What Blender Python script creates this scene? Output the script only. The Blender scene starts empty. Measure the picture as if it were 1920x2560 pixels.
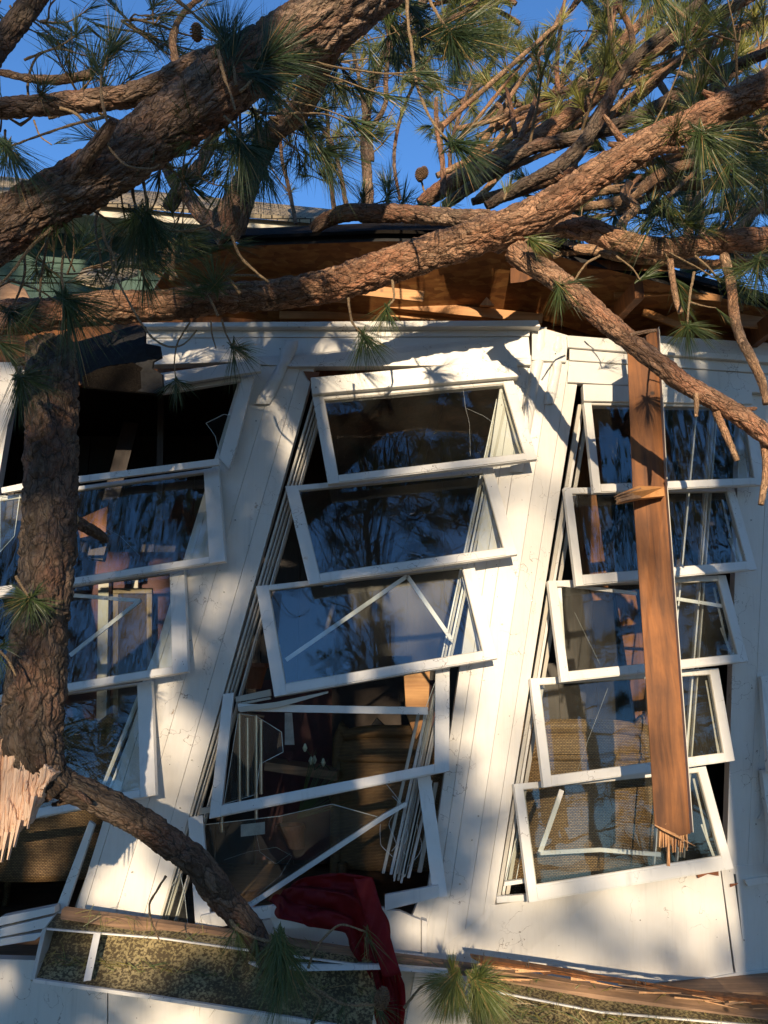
import bpy, math, random
import numpy as np
from mathutils import Vector, noise, Matrix

SC = bpy.context.scene
COL = SC.collection
# ------------------------------------------------------------------ camera, light, exposure
TH = math.radians(12); TV = math.tan(math.radians(32.5)); CZ = 1.6
cam = bpy.data.objects.new("camera", bpy.data.cameras.new("camera")); COL.objects.link(cam)
cam.location = (0, 0, CZ); cam.rotation_euler = (math.radians(90) + TH, 0, 0)
cam.data.sensor_fit = 'VERTICAL'; cam.data.angle = math.radians(65)
cam.data.clip_start = 0.05; cam.data.clip_end = 2000
SC.camera = cam
SUN_EL = math.radians(12.5)
SUN_AZ = math.radians(0)
world = bpy.data.worlds.new("World"); SC.world = world; world.use_nodes = True
wn = world.node_tree
sky = wn.nodes.new('ShaderNodeTexSky'); sky.sky_type = 'NISHITA'; sky.sun_disc = False
sky.sun_elevation = SUN_EL; sky.sun_rotation = math.radians(180) + SUN_AZ
sky.air_density = 1.0; sky.dust_density = 0.0; sky.ozone_density = 6.0
wn.links.new(sky.outputs[0], wn.nodes['Background'].inputs[0])
wn.nodes['Background'].inputs[1].default_value = 0.15
sl = bpy.data.lights.new("sun", 'SUN'); sl.energy = 3.7; sl.angle = math.radians(0.5); sl.color = (1.0, 0.80, 0.55)
sun = bpy.data.objects.new("sun", sl); COL.objects.link(sun)
sun.rotation_euler = (math.radians(90) - SUN_EL, 0, SUN_AZ); sun.location = (0, -20, 12)
SC.view_settings.view_transform = 'Standard'; SC.view_settings.look = 'None'
SC.view_settings.exposure = 0.92; SC.view_settings.gamma = 1
SC.cycles.max_bounces = 6; SC.cycles.transparent_max_bounces = 24
SC.cycles.use_denoising = True

# ------------------------------------------------------------------ geometry helpers
def P(px, py, Y):
    """world point seen at source pixel (px,py) standing at world depth Y"""
    a = (px - 960) / 1280 * TV; b = (1280 - py) / 1280 * TV
    dx, dy, dz = a, math.cos(TH) - b * math.sin(TH), math.sin(TH) + b * math.cos(TH)
    t = Y / dy
    return Vector((dx * t, Y, CZ + dz * t))
def mpp(p):                                            # metres per source pixel at world point
    return (p[1] * math.cos(TH) + (p[2] - CZ) * math.sin(TH)) * TV / 1280
def Lf(py): return 690 - (py - 850) * 360 / 1350
def Rf(py): return 1385 - (py - 850) * 205 / 1400
def Yw(px, py):
    return 3.8 + 0.00050 * max(0, Lf(py) - px) + 0.00055 * max(0, px - Rf(py))
def W(px, py, off=0.0): return P(px, py, Yw(px, py) - off)

def tag(o, label=None, cat=None, group=None, kind=None):
    if label: o['label'] = label
    if cat: o['category'] = cat
    if group: o['group'] = group
    if kind: o['kind'] = kind
    return o
def empty(name, loc, label, cat, group=None):
    o = bpy.data.objects.new(name, None); COL.objects.link(o); o.location = loc; o.empty_display_size = .1
    return tag(o, label, cat, group)
class MB:
    def __init__(s): s.v = []; s.f = []; s.m = []; s.bc = []; s.tv = []
    def add(s, vs, fs, m=0, bc=None, tv=0.5):
        n = len(s.v); s.v += [tuple(v) for v in vs]; s.f += [tuple(i + n for i in f) for f in fs]; s.m += [m] * len(fs)
        s.bc += (bc if bc is not None else [(v[0], v[1], v[2]) for v in vs])
        s.tv += (list(tv) if hasattr(tv, '__len__') else [tv] * len(vs))
    def build(s, name, mats, parent=None, smooth=False, bevel=0, label=None):
        me = bpy.data.meshes.new(name)
        inv = Vector((0, 0, 0)) if parent is None else root_loc(parent)
        vs = np.array(s.v, dtype=float).reshape(-1, 3) - np.array(inv)
        me.from_pydata(vs.tolist(), [], s.f)
        if not isinstance(mats, (list, tuple)): mats = [mats]
        for m in mats: me.materials.append(m)
        if len(mats) > 1: me.polygons.foreach_set('material_index', s.m)
        if smooth: me.polygons.foreach_set('use_smooth', [True] * len(s.f))
        a = me.attributes.new('bc', 'FLOAT_VECTOR', 'POINT'); a.data.foreach_set('vector', np.array(s.bc, dtype=np.float32).ravel())
        a = me.attributes.new('tv', 'FLOAT', 'POINT'); a.data.foreach_set('value', np.array(s.tv, dtype=np.float32))
        me.update()
        o = bpy.data.objects.new(name, me); COL.objects.link(o)
        if parent is not None: o.parent = parent
        if bevel:
            b = o.modifiers.new('b', 'BEVEL'); b.width = bevel; b.segments = 2; b.limit_method = 'ANGLE'
        if label: o['label'] = label
        return o
def root_loc(o):
    v = Vector((0, 0, 0))
    while o is not None: v += Vector(o.location); o = o.parent
    return v
def prism(mb, pts, vec, m=0, tv=0.5):
    """front polygon pts (world), extruded by vec (Vector, or list of Vectors)"""
    n = len(pts)
    back = [Vector(p) + (vec[i] if isinstance(vec, list) else vec) for i, p in enumerate(pts)]
    vs = list(pts) + back
    fs = [tuple(range(n)), tuple(range(2 * n - 1, n - 1, -1))] + [(i, i + n, (i + 1) % n + n, (i + 1) % n) for i in range(n)]
    mb.add(vs, fs, m, tv=tv)
def slab(mb, pp, off=0.0, t=0.03, m=0, tv=0.5, Y=None):
    """pixel polygon on the facade plane (or at depth Y), t metres thick away from the viewer"""
    if Y is None: pts = [W(x, y, off) for x, y in pp]
    else: pts = [P(x, y, Y if not hasattr(Y, '__len__') else Y[i]) for i, (x, y) in enumerate(pp)]
    prism(mb, pts, Vector((0, t, 0)), m, tv)
def bar(mb, a, b, w, t, m=0, tv=0.5, up=None, taper=1.0):
    """box bar from a to b, width w (in picture plane), thickness t in depth"""
    a, b = Vector(a), Vector(b); d = (b - a).normalized()
    n = Vector((0, -1, 0)) if up is None else up
    s = d.cross(n).normalized() * w / 2; n = s.cross(d).normalized() * t / 2
    vs = [a - s - n, a + s - n, a + s + n, a - s + n] + [b - s * taper - n, b + s * taper - n, b + s * taper + n, b - s * taper + n]
    mb.add(vs, [(0, 3, 2, 1), (4, 5, 6, 7), (0, 1, 5, 4), (1, 2, 6, 5), (2, 3, 7, 6), (3, 0, 4, 7)], m, tv=tv)
def box(mb, c, s, m=0, rz=0, rx=0, tv=0.5):
    M = Matrix.Translation(c) @ Matrix.Rotation(rz, 4, 'Z') @ Matrix.Rotation(rx, 4, 'X')
    vs = [M @ Vector((x * s[0] / 2, y * s[1] / 2, z * s[2] / 2)) for x in (-1, 1) for y in (-1, 1) for z in (-1, 1)]
    mb.add(vs, [(0, 1, 3, 2), (4, 6, 7, 5), (0, 4, 5, 1), (2, 3, 7, 6), (0, 2, 6, 4), (1, 5, 7, 3)], m, tv=tv)
def catmull(pts, rs, step):
    pts = [Vector(p) for p in pts]; out = []; ro = []
    n = len(pts)
    for i in range(n - 1):
        p0, p1, p2, p3 = pts[max(i - 1, 0)], pts[i], pts[i + 1], pts[min(i + 2, n - 1)]
        k = max(1, int((p2 - p1).length / step))
        for j in range(k):
            t = j / k
            out.append(0.5 * ((2 * p1) + (p2 - p0) * t + (2 * p0 - 5 * p1 + 4 * p2 - p3) * t * t + (3 * p1 - p0 - 3 * p2 + p3) * t ** 3))
            ro.append(rs[i] * (1 - t) + rs[i + 1] * t)
    out.append(pts[-1]); ro.append(rs[-1])
    return out, ro
def tube(mb, pts, rs, seg=8, step=None, rough=0.0, plates=0.0, seed=0, cap=0, m=0, endcap=None, tv=0.5, flat=1.0):
    """swept tube; rough = lumpy radius noise (fraction), plates = bark plate relief (m)"""
    rmax = max(rs)
    if step is None: step = max(rmax * 0.6, 0.01)
    ps, rr = catmull(pts, rs, step)
    n = len(ps); T = []
    for i in range(n): T.append((ps[min(i + 1, n - 1)] - ps[max(i - 1, 0)]).normalized())
    ref = Vector((0, 1, 0)) if abs(T[0].y) < .85 else Vector((1, 0, 0))
    N = (ref - T[0] * ref.dot(T[0])).normalized()
    vs = []; bc = []; s = 0; off = Vector((seed * 3.1, seed * 1.7, seed * 7.3))
    for i in range(n):
        if i: s += (ps[i] - ps[i - 1]).length
        N = (N - T[i] * N.dot(T[i])).normalized(); B = T[i].cross(N)
        for j in range(seg):
            a = 2 * math.pi * j / seg; ca, sa = math.cos(a), math.sin(a)
            c = Vector((ca * rmax, sa * rmax, s)) + off
            r = rr[i]
            if rough: r *= 1 + rough * noise.noise(Vector((c.x, c.y, c.z * .55)) * (0.6 / rmax)) + rough * .6 * noise.noise(c * (2.2 / rmax))
            if plates:
                q = Vector((c.x, c.y, c.z * .5)); q += noise.noise_vector(q * 16) * .020
                d = noise.voronoi(q * 21)[0]; e = min((d[1] - d[0]) * 5.5, 1); hp = d3 = 0; cp = noise.voronoi(q * 21)[1][0]; hp = (math.sin(cp.x * 127.1 + cp.y * 311.7 + cp.z * 74.7) * 43758.5) % 1; hp += (q * 21 - cp).z * .5
                d2 = noise.voronoi(Vector((c.x, c.y, c.z * .62)) * 60)[0]
                r += plates * (e * (.75 + .5 * hp) - .75 + .45 * noise.noise(c * 34) + .35 * (min((d2[1] - d2[0]) * 3, 1) - .5))
            vs.append(ps[i] + (N * ca + B * sa * flat) * r)
            bc.append((c.x, c.y, c.z))
    fs = []
    for i in range(n - 1):
        for j in range(seg):
            a, b = i * seg + j, i * seg + (j + 1) % seg
            fs.append((a, b, b + seg, a + seg))
    mb.add(vs, fs, m, bc, tv)
    for which in (0, 1):
        base = 0 if which == 0 else (n - 1) * seg
        ring = [vs[base + j] for j in range(seg)]
        ctr = sum(ring, Vector()) / seg + (T[0] * -1 if which == 0 else T[-1]) * rr[0 if which == 0 else -1] * .15
        fs2 = [(j, seg, (j + 1) % seg) if which == 0 else (j, (j + 1) % seg, seg) for j in range(seg)]
        mb.add(ring + [ctr], fs2, m if endcap is None else endcap, bc[base:base + seg] + [bc[base]], tv)
    return ps, T

# ------------------------------------------------------------------ materials
def newmat(name):
    m = bpy.data.materials.new(name); m.use_nodes = True; nt = m.node_tree
    return m, nt, nt.nodes['Principled BSDF']
def N(nt, t, **kw):
    n = nt.nodes.new(t)
    for k, v in kw.items(): setattr(n, k, v)
    return n
def ramp(nt, src, stops):
    r = N(nt, 'ShaderNodeValToRGB'); nt.links.new(src, r.inputs[0])
    els = r.color_ramp.elements
    while len(els) < len(stops): els.new(0.5)
    for e, (p, c) in zip(els, stops): e.position = p; e.color = (*c, 1) if len(c) == 3 else c
    return r.outputs[0]
def mapping(nt, scale, src='Object', rot=(0, 0, 0)):
    if src == 'bc': a = N(nt, 'ShaderNodeAttribute', attribute_name='bc').outputs['Vector']
    else: a = N(nt, 'ShaderNodeTexCoord').outputs[src]
    mp = N(nt, 'ShaderNodeMapping'); mp.inputs['Scale'].default_value = scale; mp.inputs['Rotation'].default_value = rot
    nt.links.new(a, mp.inputs[0]); return mp.outputs[0]
def noise_t(nt, vec, sc, det=4, rough=.55, dist=0):
    n = N(nt, 'ShaderNodeTexNoise'); n.inputs['Scale'].default_value = sc; n.inputs['Detail'].default_value = det
    n.inputs['Roughness'].default_value = rough; n.inputs['Distortion'].default_value = dist
    nt.links.new(vec, n.inputs['Vector']); return n.outputs['Fac']
def mixc(nt, fac, a, b, mode='MIX'):
    m = N(nt, 'ShaderNodeMix', data_type='RGBA', blend_type=mode)
    for inp, v in ((m.inputs[0], fac), (m.inputs[6], a), (m.inputs[7], b)):
        if hasattr(v, 'links') or hasattr(v, 'is_linked') : nt.links.new(v, inp)
        elif isinstance(v, (int, float)): inp.default_value = v
        else: inp.default_value = (*v, 1)
    return m.outputs[2]
def math_n(nt, op, a, b=0.0):
    m = N(nt, 'ShaderNodeMath', operation=op)
    for i, v in enumerate((a, b)):
        if hasattr(v, 'is_linked'): nt.links.new(v, m.inputs[i])
        else: m.inputs[i].default_value = v
    return m.outputs[0]
def bump(nt, bs, h, strength, dist):
    b = N(nt, 'ShaderNodeBump'); b.inputs['Strength'].default_value = strength; b.inputs['Distance'].default_value = dist
    nt.links.new(h, b.inputs['Height']); nt.links.new(b.outputs[0], bs.inputs['Normal']); return b

def mat_white(name, base, grain_rot=0.2, dirt=.35, rough=.5, grain=1.0):
    m, nt, bs = newmat(name)
    v = mapping(nt, (1, 1, 1)); g = mapping(nt, (90, 90, 2.2), rot=(0, grain_rot, 0))
    big = noise_t(nt, v, 2.3, 5, .6); fine = noise_t(nt, v, 38, 5, .7); gr = noise_t(nt, g, 1.0, 4, .6)
    dark = tuple(c * k for c, k in zip(base, (.74, .70, .62)))
    c = mixc(nt, ramp(nt, big, [(.42, (0, 0, 0)), (.72, (dirt,) * 3)]), base, dark)
    c = mixc(nt, ramp(nt, fine, [(.64, (0, 0, 0)), (.76, (dirt * .8,) * 3)]), c, tuple(x * .55 for x in base))
    c = mixc(nt, ramp(nt, gr, [(.30, (.16 * grain,) * 3), (.5, (0, 0, 0))]), c, dark)
    sp = N(nt, 'ShaderNodeTexVoronoi'); sp.inputs['Scale'].default_value = 26; nt.links.new(v, sp.inputs['Vector'])
    pick = noise_t(nt, v, 9, 2)
    spot = math_n(nt, 'MULTIPLY', math_n(nt, 'LESS_THAN', sp.outputs['Distance'], .055), math_n(nt, 'GREATER_THAN', pick, .55))
    c = mixc(nt, spot, c, (.09, .07, .05))
    pl = noise_t(nt, v, 11, 9, .72); reg = noise_t(nt, v, 1.7, 2)
    pk = math_n(nt, 'MULTIPLY', ramp(nt, pl, [(.655, (0, 0, 0)), (.675, (1, 1, 1))]), ramp(nt, reg, [(.5, (0, 0, 0)), (.6, (1, 1, 1))]))
    c = mixc(nt, pk, c, (.36, .27, .19))
    cv = N(nt, 'ShaderNodeTexVoronoi', feature='DISTANCE_TO_EDGE'); cv.inputs['Scale'].default_value = 2.2
    wv = N(nt, 'ShaderNodeVectorMath', operation='ADD'); wn_ = N(nt, 'ShaderNodeTexNoise'); wn_.inputs['Scale'].default_value = 5; wn_.inputs['Detail'].default_value = 6; nt.links.new(v, wn_.inputs['Vector'])
    nt.links.new(v, wv.inputs[0]); nt.links.new(wn_.outputs['Color'], wv.inputs[1]); nt.links.new(wv.outputs[0], cv.inputs['Vector'])
    ck = math_n(nt, 'MULTIPLY', math_n(nt, 'LESS_THAN', cv.outputs['Distance'], .0045), ramp(nt, noise_t(nt, v, 3.1, 2), [(.52, (0, 0, 0)), (.6, (.8,) * 3)]))
    c = mixc(nt, ck, c, (.16, .12, .09))
    st = noise_t(nt, mapping(nt, (26, 26, 1.4)), 1.0, 3, .6)
    c = mixc(nt, ramp(nt, st, [(.58, (0, 0, 0)), (.8, (dirt * .9,) * 3)]), c, tuple(x * .5 for x in base))
    nt.links.new(c, bs.inputs['Base Color']); bs.inputs['Roughness'].default_value = rough
    h = math_n(nt, 'ADD', math_n(nt, 'MULTIPLY', gr, .5 * grain), math_n(nt, 'MULTIPLY', big, 1.6))
    bump(nt, bs, h, .35, .004)
    return m
M = {}
M['white'] = mat_white('white_painted_board', (.67, .645, .605), .25, grain=.9)
M['sash'] = mat_white('white_aluminium_sash', (.70, .69, .665), 0, .5, .38, .3)
M['trim'] = mat_white('white_metal_trim', (.67, .66, .63), 0, .35, .4, .15)
M['track'] = mat_white('grey_weathered_track', (.50, .47, .41), .2, .8, .5, 1)

def mat_wood(name, c1, c2, scale=(40, 40, 2.0), rough=.6, rot=(0, 0, 0), ring=1.0):
    m, nt, bs = newmat(name)
    v = mapping(nt, scale, rot=rot); n1 = noise_t(nt, v, 1.0, 5, .6, .6)
    v2 = mapping(nt, (1, 1, 1)); n2 = noise_t(nt, v2, 6, 4)
    c = ramp(nt, n1, [(.3, c1), (.68, c2)])
    c = mixc(nt, ramp(nt, n2, [(.4, (0, 0, 0)), (.75, (.6, .6, .6))]), c, tuple(x * .5 for x in c1))
    vo = N(nt, 'ShaderNodeTexVoronoi'); vo.inputs['Scale'].default_value = 5; nt.links.new(v2, vo.inputs['Vector'])
    kn = ramp(nt, vo.outputs['Distance'], [(.03, (1, 1, 1)), (.075, (0, 0, 0))])
    c = mixc(nt, kn, c, tuple(x * .25 for x in c1))
    nt.links.new(c, bs.inputs['Base Color']); bs.inputs['Roughness'].default_value = rough
    bump(nt, bs, n1, .5, .003); return m
M['board'] = mat_wood('stained_brown_board', (.085, .028, .007), (.29, .105, .024), (30, 30, .9), rough=.7)
M['lumber'] = mat_wood('raw_orange_lumber', (.40, .17, .05), (.62, .31, .11), (2, 40, 40))
M['split'] = mat_wood('fresh_split_wood', (.52, .24, .10), (.80, .48, .24), (60, 60, 6), .75)
M['torn'] = mat_wood('torn_pink_heartwood', (.62, .38, .25), (.90, .68, .50), (70, 70, 5), .8)
M['grey_wood'] = mat_wood('weathered_board', (.20, .12, .07), (.42, .25, .14), (2, 50, 50), .8)
M['panelling'] = mat_wood('dark_panelling', (.016, .008, .006), (.036, .016, .010), (30, 30, 2), .5)

def mat_bark(name, plate, crack, red, lichen, s=1.0, bs_=1.0):
    m, nt, bs = newmat(name)
    v = mapping(nt, (1, 1, .5), 'bc')
    w = N(nt, 'ShaderNodeTexNoise'); w.inputs['Scale'].default_value = 22; w.inputs['Detail'].default_value = 4; nt.links.new(v, w.inputs['Vector'])
    wm = N(nt, 'ShaderNodeVectorMath', operation='MULTIPLY_ADD'); nt.links.new(w.outputs['Color'], wm.inputs[0]); wm.inputs[1].default_value = (.055, .055, .055); nt.links.new(v, wm.inputs[2])
    vo = N(nt, 'ShaderNodeTexVoronoi', feature='DISTANCE_TO_EDGE'); vo.inputs['Scale'].default_value = 25 * s; nt.links.new(wm.outputs[0], vo.inputs['Vector'])
    vc = N(nt, 'ShaderNodeTexVoronoi'); vc.inputs['Scale'].default_value = 25 * s; nt.links.new(wm.outputs[0], vc.inputs['Vector'])
    v2 = N(nt, 'ShaderNodeTexVoronoi', feature='DISTANCE_TO_EDGE'); v2.inputs['Scale'].default_value = 70 * s; nt.links.new(wm.outputs[0], v2.inputs['Vector'])
    n = noise_t(nt, v, 60, 6, .7); big = noise_t(nt, v, 7, 3)
    sep = N(nt, 'ShaderNodeSeparateColor'); nt.links.new(vc.outputs['Color'], sep.inputs[0])
    c = mixc(nt, sep.outputs[0], tuple(a * 1.25 for a in plate), tuple(a * .42 for a in plate))
    c = mixc(nt, ramp(nt, big, [(.45, (0, 0, 0)), (.62, (.85,) * 3)]), c, red)
    c = mixc(nt, ramp(nt, n, [(.50, (0, 0, 0)), (.72, (.6,) * 3)]), c, lichen)
    c = mixc(nt, ramp(nt, v2.outputs[0], [(0, (.7,) * 3), (.06, (0, 0, 0))]), c, crack)
    c = mixc(nt, ramp(nt, vo.outputs[0], [(.0, (1, 1, 1)), (.055, (0, 0, 0))]), c, crack)
    c = mixc(nt, ramp(nt, noise_t(nt, v, 16, 5, .7), [(.50, (0, 0, 0)), (.66, (.75,) * 3)]), c, tuple(a * 1.6 for a in crack))
    nt.links.new(c, bs.inputs['Base Color']); bs.inputs['Roughness'].default_value = .85
    h = math_n(nt, 'ADD', ramp(nt, vo.outputs[0], [(0, (0, 0, 0)), (.22, (1, 1, 1))]), math_n(nt, 'MULTIPLY', n, .9))
    h = math_n(nt, 'ADD', h, math_n(nt, 'MULTIPLY', ramp(nt, v2.outputs[0], [(0, (0, 0, 0)), (.2, (1, 1, 1))]), .5))
    bump(nt, bs, h, .9, .010 * bs_); return m
M['bark'] = mat_bark('pine_bark', (.32, .21, .145), (.045, .026, .016), (.26, .115, .065), (.34, .27, .18))
M['bark_red'] = mat_bark('reddish_pine_bark', (.40, .225, .135), (.06, .03, .016), (.42, .185, .10), (.44, .33, .22), 1.2, .8)
M['bark_old'] = mat_bark('old_grey_brown_bark', (.17, .12, .085), (.03, .02, .013), (.17, .085, .055), (.22, .19, .14), .8)
M['bark_fine'] = mat_bark('fine_young_bark', (.42, .27, .17), (.08, .045, .025), (.38, .19, .11), (.42, .33, .21), 2.6, .4)
M['bark_red_fine'] = mat_bark('fine_reddish_bark', (.55, .34, .20), (.09, .05, .025), (.56, .28, .15), (.46, .34, .21), 2.6, .4)
m, nt, bs = newmat('twig_bark'); v = mapping(nt, (1, 1, 1), 'bc')
n = noise_t(nt, v, 220, 3); c = ramp(nt, n, [(.35, (.10, .065, .035)), (.7, (.36, .25, .14))])
nt.links.new(c, bs.inputs['Base Color']); bs.inputs['Roughness'].default_value = .85; bump(nt, bs, n, .8, .003); M['twig'] = m

def mat_needle(name, stops):
    m, nt, bs = newmat(name)
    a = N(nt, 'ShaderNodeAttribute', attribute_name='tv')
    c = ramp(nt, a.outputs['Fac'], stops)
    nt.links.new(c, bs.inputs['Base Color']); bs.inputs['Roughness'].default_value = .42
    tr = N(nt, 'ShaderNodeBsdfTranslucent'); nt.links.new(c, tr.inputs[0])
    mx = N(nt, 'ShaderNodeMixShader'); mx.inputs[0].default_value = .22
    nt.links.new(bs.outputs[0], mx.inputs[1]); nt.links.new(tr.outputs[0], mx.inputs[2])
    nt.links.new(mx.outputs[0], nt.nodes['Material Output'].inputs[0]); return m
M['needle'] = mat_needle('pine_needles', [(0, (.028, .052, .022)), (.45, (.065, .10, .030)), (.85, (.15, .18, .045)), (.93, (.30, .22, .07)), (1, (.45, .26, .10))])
M['needle_sun_tint'] = mat_needle('sun_tinted_pine_needles', [(0, (.10, .12, .03)), (.5, (.24, .25, .06)), (.88, (.40, .38, .10)), (.95, (.34, .24, .08)), (1, (.40, .25, .10))])  # lighter, yellower copy of the needle colours, with sunlight put into them

# glass: two faces, each with its own Fresnel reflection
def mat_glass(name, warp=0.0, dirt=.05, scale=(6, 6, 1.2), rot=(0, .9, 0), ior_v=1.62):
    m, nt, bs = newmat(name); nt.nodes.remove(bs)
    geo = N(nt, 'ShaderNodeNewGeometry'); ior = N(nt, 'ShaderNodeMix', data_type='FLOAT')
    nt.links.new(geo.outputs['Backfacing'], ior.inputs[0]); ior.inputs[2].default_value = ior_v; ior.inputs[3].default_value = 1 / ior_v
    fr = N(nt, 'ShaderNodeFresnel'); nt.links.new(ior.outputs[0], fr.inputs[0])
    tr = N(nt, 'ShaderNodeBsdfTransparent'); tr.inputs[0].default_value = (.93, .95, .94, 1)
    gl = N(nt, 'ShaderNodeBsdfGlossy'); gl.inputs['Roughness'].default_value = 0.0; gl.inputs[0].default_value = (1, 1, 1, 1)
    if warp:
        v = mapping(nt, scale, rot=rot); n = noise_t(nt, v, 1.0, 2, .4)
        b = N(nt, 'ShaderNodeBump'); b.inputs['Strength'].default_value = 1; b.inputs['Distance'].default_value = warp
        nt.links.new(n, b.inputs['Height']); nt.links.new(b.outputs[0], gl.inputs['Normal'])
    mx = N(nt, 'ShaderNodeMixShader'); nt.links.new(fr.outputs[0], mx.inputs[0]); nt.links.new(tr.outputs[0], mx.inputs[1]); nt.links.new(gl.outputs[0], mx.inputs[2])
    df = N(nt, 'ShaderNodeBsdfDiffuse'); df.inputs[0].default_value = (.5, .48, .42, 1)
    v = mapping(nt, (1, 1, 1)); d1 = noise_t(nt, v, 5, 6, .7); d2 = noise_t(nt, v, 120, 3, .6)
    d = math_n(nt, 'MULTIPLY', ramp(nt, d1, [(.35, (.25,) * 3), (.75, (1, 1, 1))]), dirt)
    d = math_n(nt, 'ADD', d, math_n(nt, 'MULTIPLY', ramp(nt, d2, [(.66, (0, 0, 0)), (.74, (.35,) * 3)]), dirt * 4))
    m2 = N(nt, 'ShaderNodeMixShader'); nt.links.new(d, m2.inputs[0]); nt.links.new(mx.outputs[0], m2.inputs[1]); nt.links.new(df.outputs[0], m2.inputs[2])
    nt.links.new(m2.outputs[0], nt.nodes['Material Output'].inputs[0]); return m
M['glass'] = mat_glass('window_glass', 0, .012, (3, 3, 2))
M['glass_wavy'] = mat_glass('warped_window_glass', .010, .012, (8, 8, 1.2), (0, -.8, 0))
M['glass_dirty'] = mat_glass('grimy_window_glass', .002, .035, (4, 4, 2), ior_v=1.42)

def mat_plain(name, col, rough=.6, metal=0, nscale=12, var=.4, b=.3, bd=.004, sheen=0):
    m, nt, bs = newmat(name); v = mapping(nt, (1, 1, 1)); n = noise_t(nt, v, nscale, 6, .65)
    c = ramp(nt, n, [(.3, tuple(x * (1 - var) for x in col)), (.7, tuple(min(1, x * (1 + var * .5)) for x in col))])
    nt.links.new(c, bs.inputs['Base Color']); bs.inputs['Roughness'].default_value = rough; bs.inputs['Metallic'].default_value = metal
    bump(nt, bs, n, b, bd); return m
M['shingle'] = mat_plain('asphalt_shingle', (.016, .013, .011), 1, 0, 260, .9, 1, .006)
M['tar'] = mat_plain('torn_tar_paper', (.018, .018, .020), .85, 0, 30, .5, .8, .01)
M['maroon'] = mat_plain('maroon_paint', (.07, .009, .011), .6)
M['dark'] = mat_plain('dark_interior', (.045, .030, .024), .8)
M['steel'] = mat_plain('brushed_chime_tube', (.62, .60, .54), .28, 1, 60, .2, .1, .001)
M['terracotta'] = mat_plain('terracotta', (.20, .07, .03), .7)
M['petal'] = mat_plain('white_petal', (.72, .72, .50), .5)
M['leafpot'] = mat_plain('pot_leaf', (.05, .08, .03), .5)
M['paper'] = mat_plain('white_card', (.6, .58, .54), .7)
M['gold'] = mat_plain('gilt_frame', (.13, .09, .045), .4, .3)
M['bronze'] = mat_plain('pine_cone_scales', (.20, .12, .065), .8, 0, 80, .5)
M['nail'] = mat_plain('steel_nail', (.35, .33, .30), .4, .8)
M['soffit'] = mat_plain('cream_soffit', (.62, .57, .47), .6, 0, 6, .15, .1)
M['greenboard'] = mat_plain('green_siding', (.032, .085, .068), .6, 0, 8, .2, .2)
M['shroof'] = None
# OSB sheathing
m, nt, bs = newmat('osb_sheathing'); v = mapping(nt, (7, 16, 16)); vo = N(nt, 'ShaderNodeTexVoronoi'); vo.inputs['Scale'].default_value = 2.6; nt.links.new(v, vo.inputs['Vector'])
sep = N(nt, 'ShaderNodeSeparateColor'); nt.links.new(vo.outputs['Color'], sep.inputs[0]); n = noise_t(nt, v, 3, 5)
c = ramp(nt, sep.outputs[0], [(.0, (.20, .075, .020)), (.5, (.32, .13, .035)), (1, (.42, .20, .06))])
c = mixc(nt, ramp(nt, n, [(.4, (0, 0, 0)), (.7, (.6,) * 3)]), c, (.16, .055, .016))
nt.links.new(c, bs.inputs['Base Color']); bs.inputs['Roughness'].default_value = .7; bump(nt, bs, sep.outputs[0], .4, .003); M['osb'] = m
# long roof of the house behind: shingle courses
m, nt, bs = newmat('weathered_shingles'); v = mapping(nt, (1, 1, 1)); br = N(nt, 'ShaderNodeTexBrick'); nt.links.new(mapping(nt, (1, 1, 1), rot=(math.radians(90), 0, 0)), br.inputs['Vector'])
br.inputs['Scale'].default_value = 6; br.inputs['Color1'].default_value = (.40, .32, .21, 1); br.inputs['Color2'].default_value = (.26, .21, .14, 1); br.inputs['Mortar'].default_value = (.03, .025, .02, 1)
br.inputs['Mortar Size'].default_value = .03; nt.links.new(br.outputs[0], bs.inputs['Base Color']); bs.inputs['Roughness'].default_value = .9; M['shroof'] = m
# wicker weave
m, nt, bs = newmat('wicker_weave'); v = mapping(nt, (1, 1, 1)); br = N(nt, 'ShaderNodeTexBrick'); nt.links.new(mapping(nt, (1, 1, 1), rot=(math.radians(90), 0, 0)), br.inputs['Vector'])
br.inputs['Scale'].default_value = 25; br.inputs['Color1'].default_value = (.36, .22, .09, 1); br.inputs['Color2'].default_value = (.22, .125, .05, 1); br.inputs['Mortar'].default_value = (.05, .028, .013, 1)
br.inputs['Mortar Size'].default_value = .05; br.inputs['Mortar Smooth'].default_value = .6; br.inputs['Brick Width'].default_value = .42; br.inputs['Row Height'].default_value = .20
nt.links.new(br.outputs[0], bs.inputs['Base Color']); bs.inputs['Roughness'].default_value = .6
bb = bump(nt, bs, br.outputs['Fac'], 1, .006); bb.invert = True; M['wicker'] = m
# gutter inside: mossy, speckled
m, nt, bs = newmat('mossy_gutter_inside'); v = mapping(nt, (1, 1, 1)); n1 = noise_t(nt, v, 85, 6, .62, .1); n2 = noise_t(nt, v, 7, 4)
c = mixc(nt, ramp(nt, n2, [(.35, (0, 0, 0)), (.7, (1, 1, 1))]), (.36, .29, .15), (.20, .16, .07))
k = math_n(nt, 'ADD', n1, math_n(nt, 'MULTIPLY', n2, .25))
c = mixc(nt, ramp(nt, k, [(.56, (0, 0, 0)), (.66, (1, 1, 1))]), c, (.075, .055, .028))
nt.links.new(c, bs.inputs['Base Color']); bs.inputs['Roughness'].default_value = .9; bump(nt, bs, n1, .8, .004); M['moss'] = m
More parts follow.
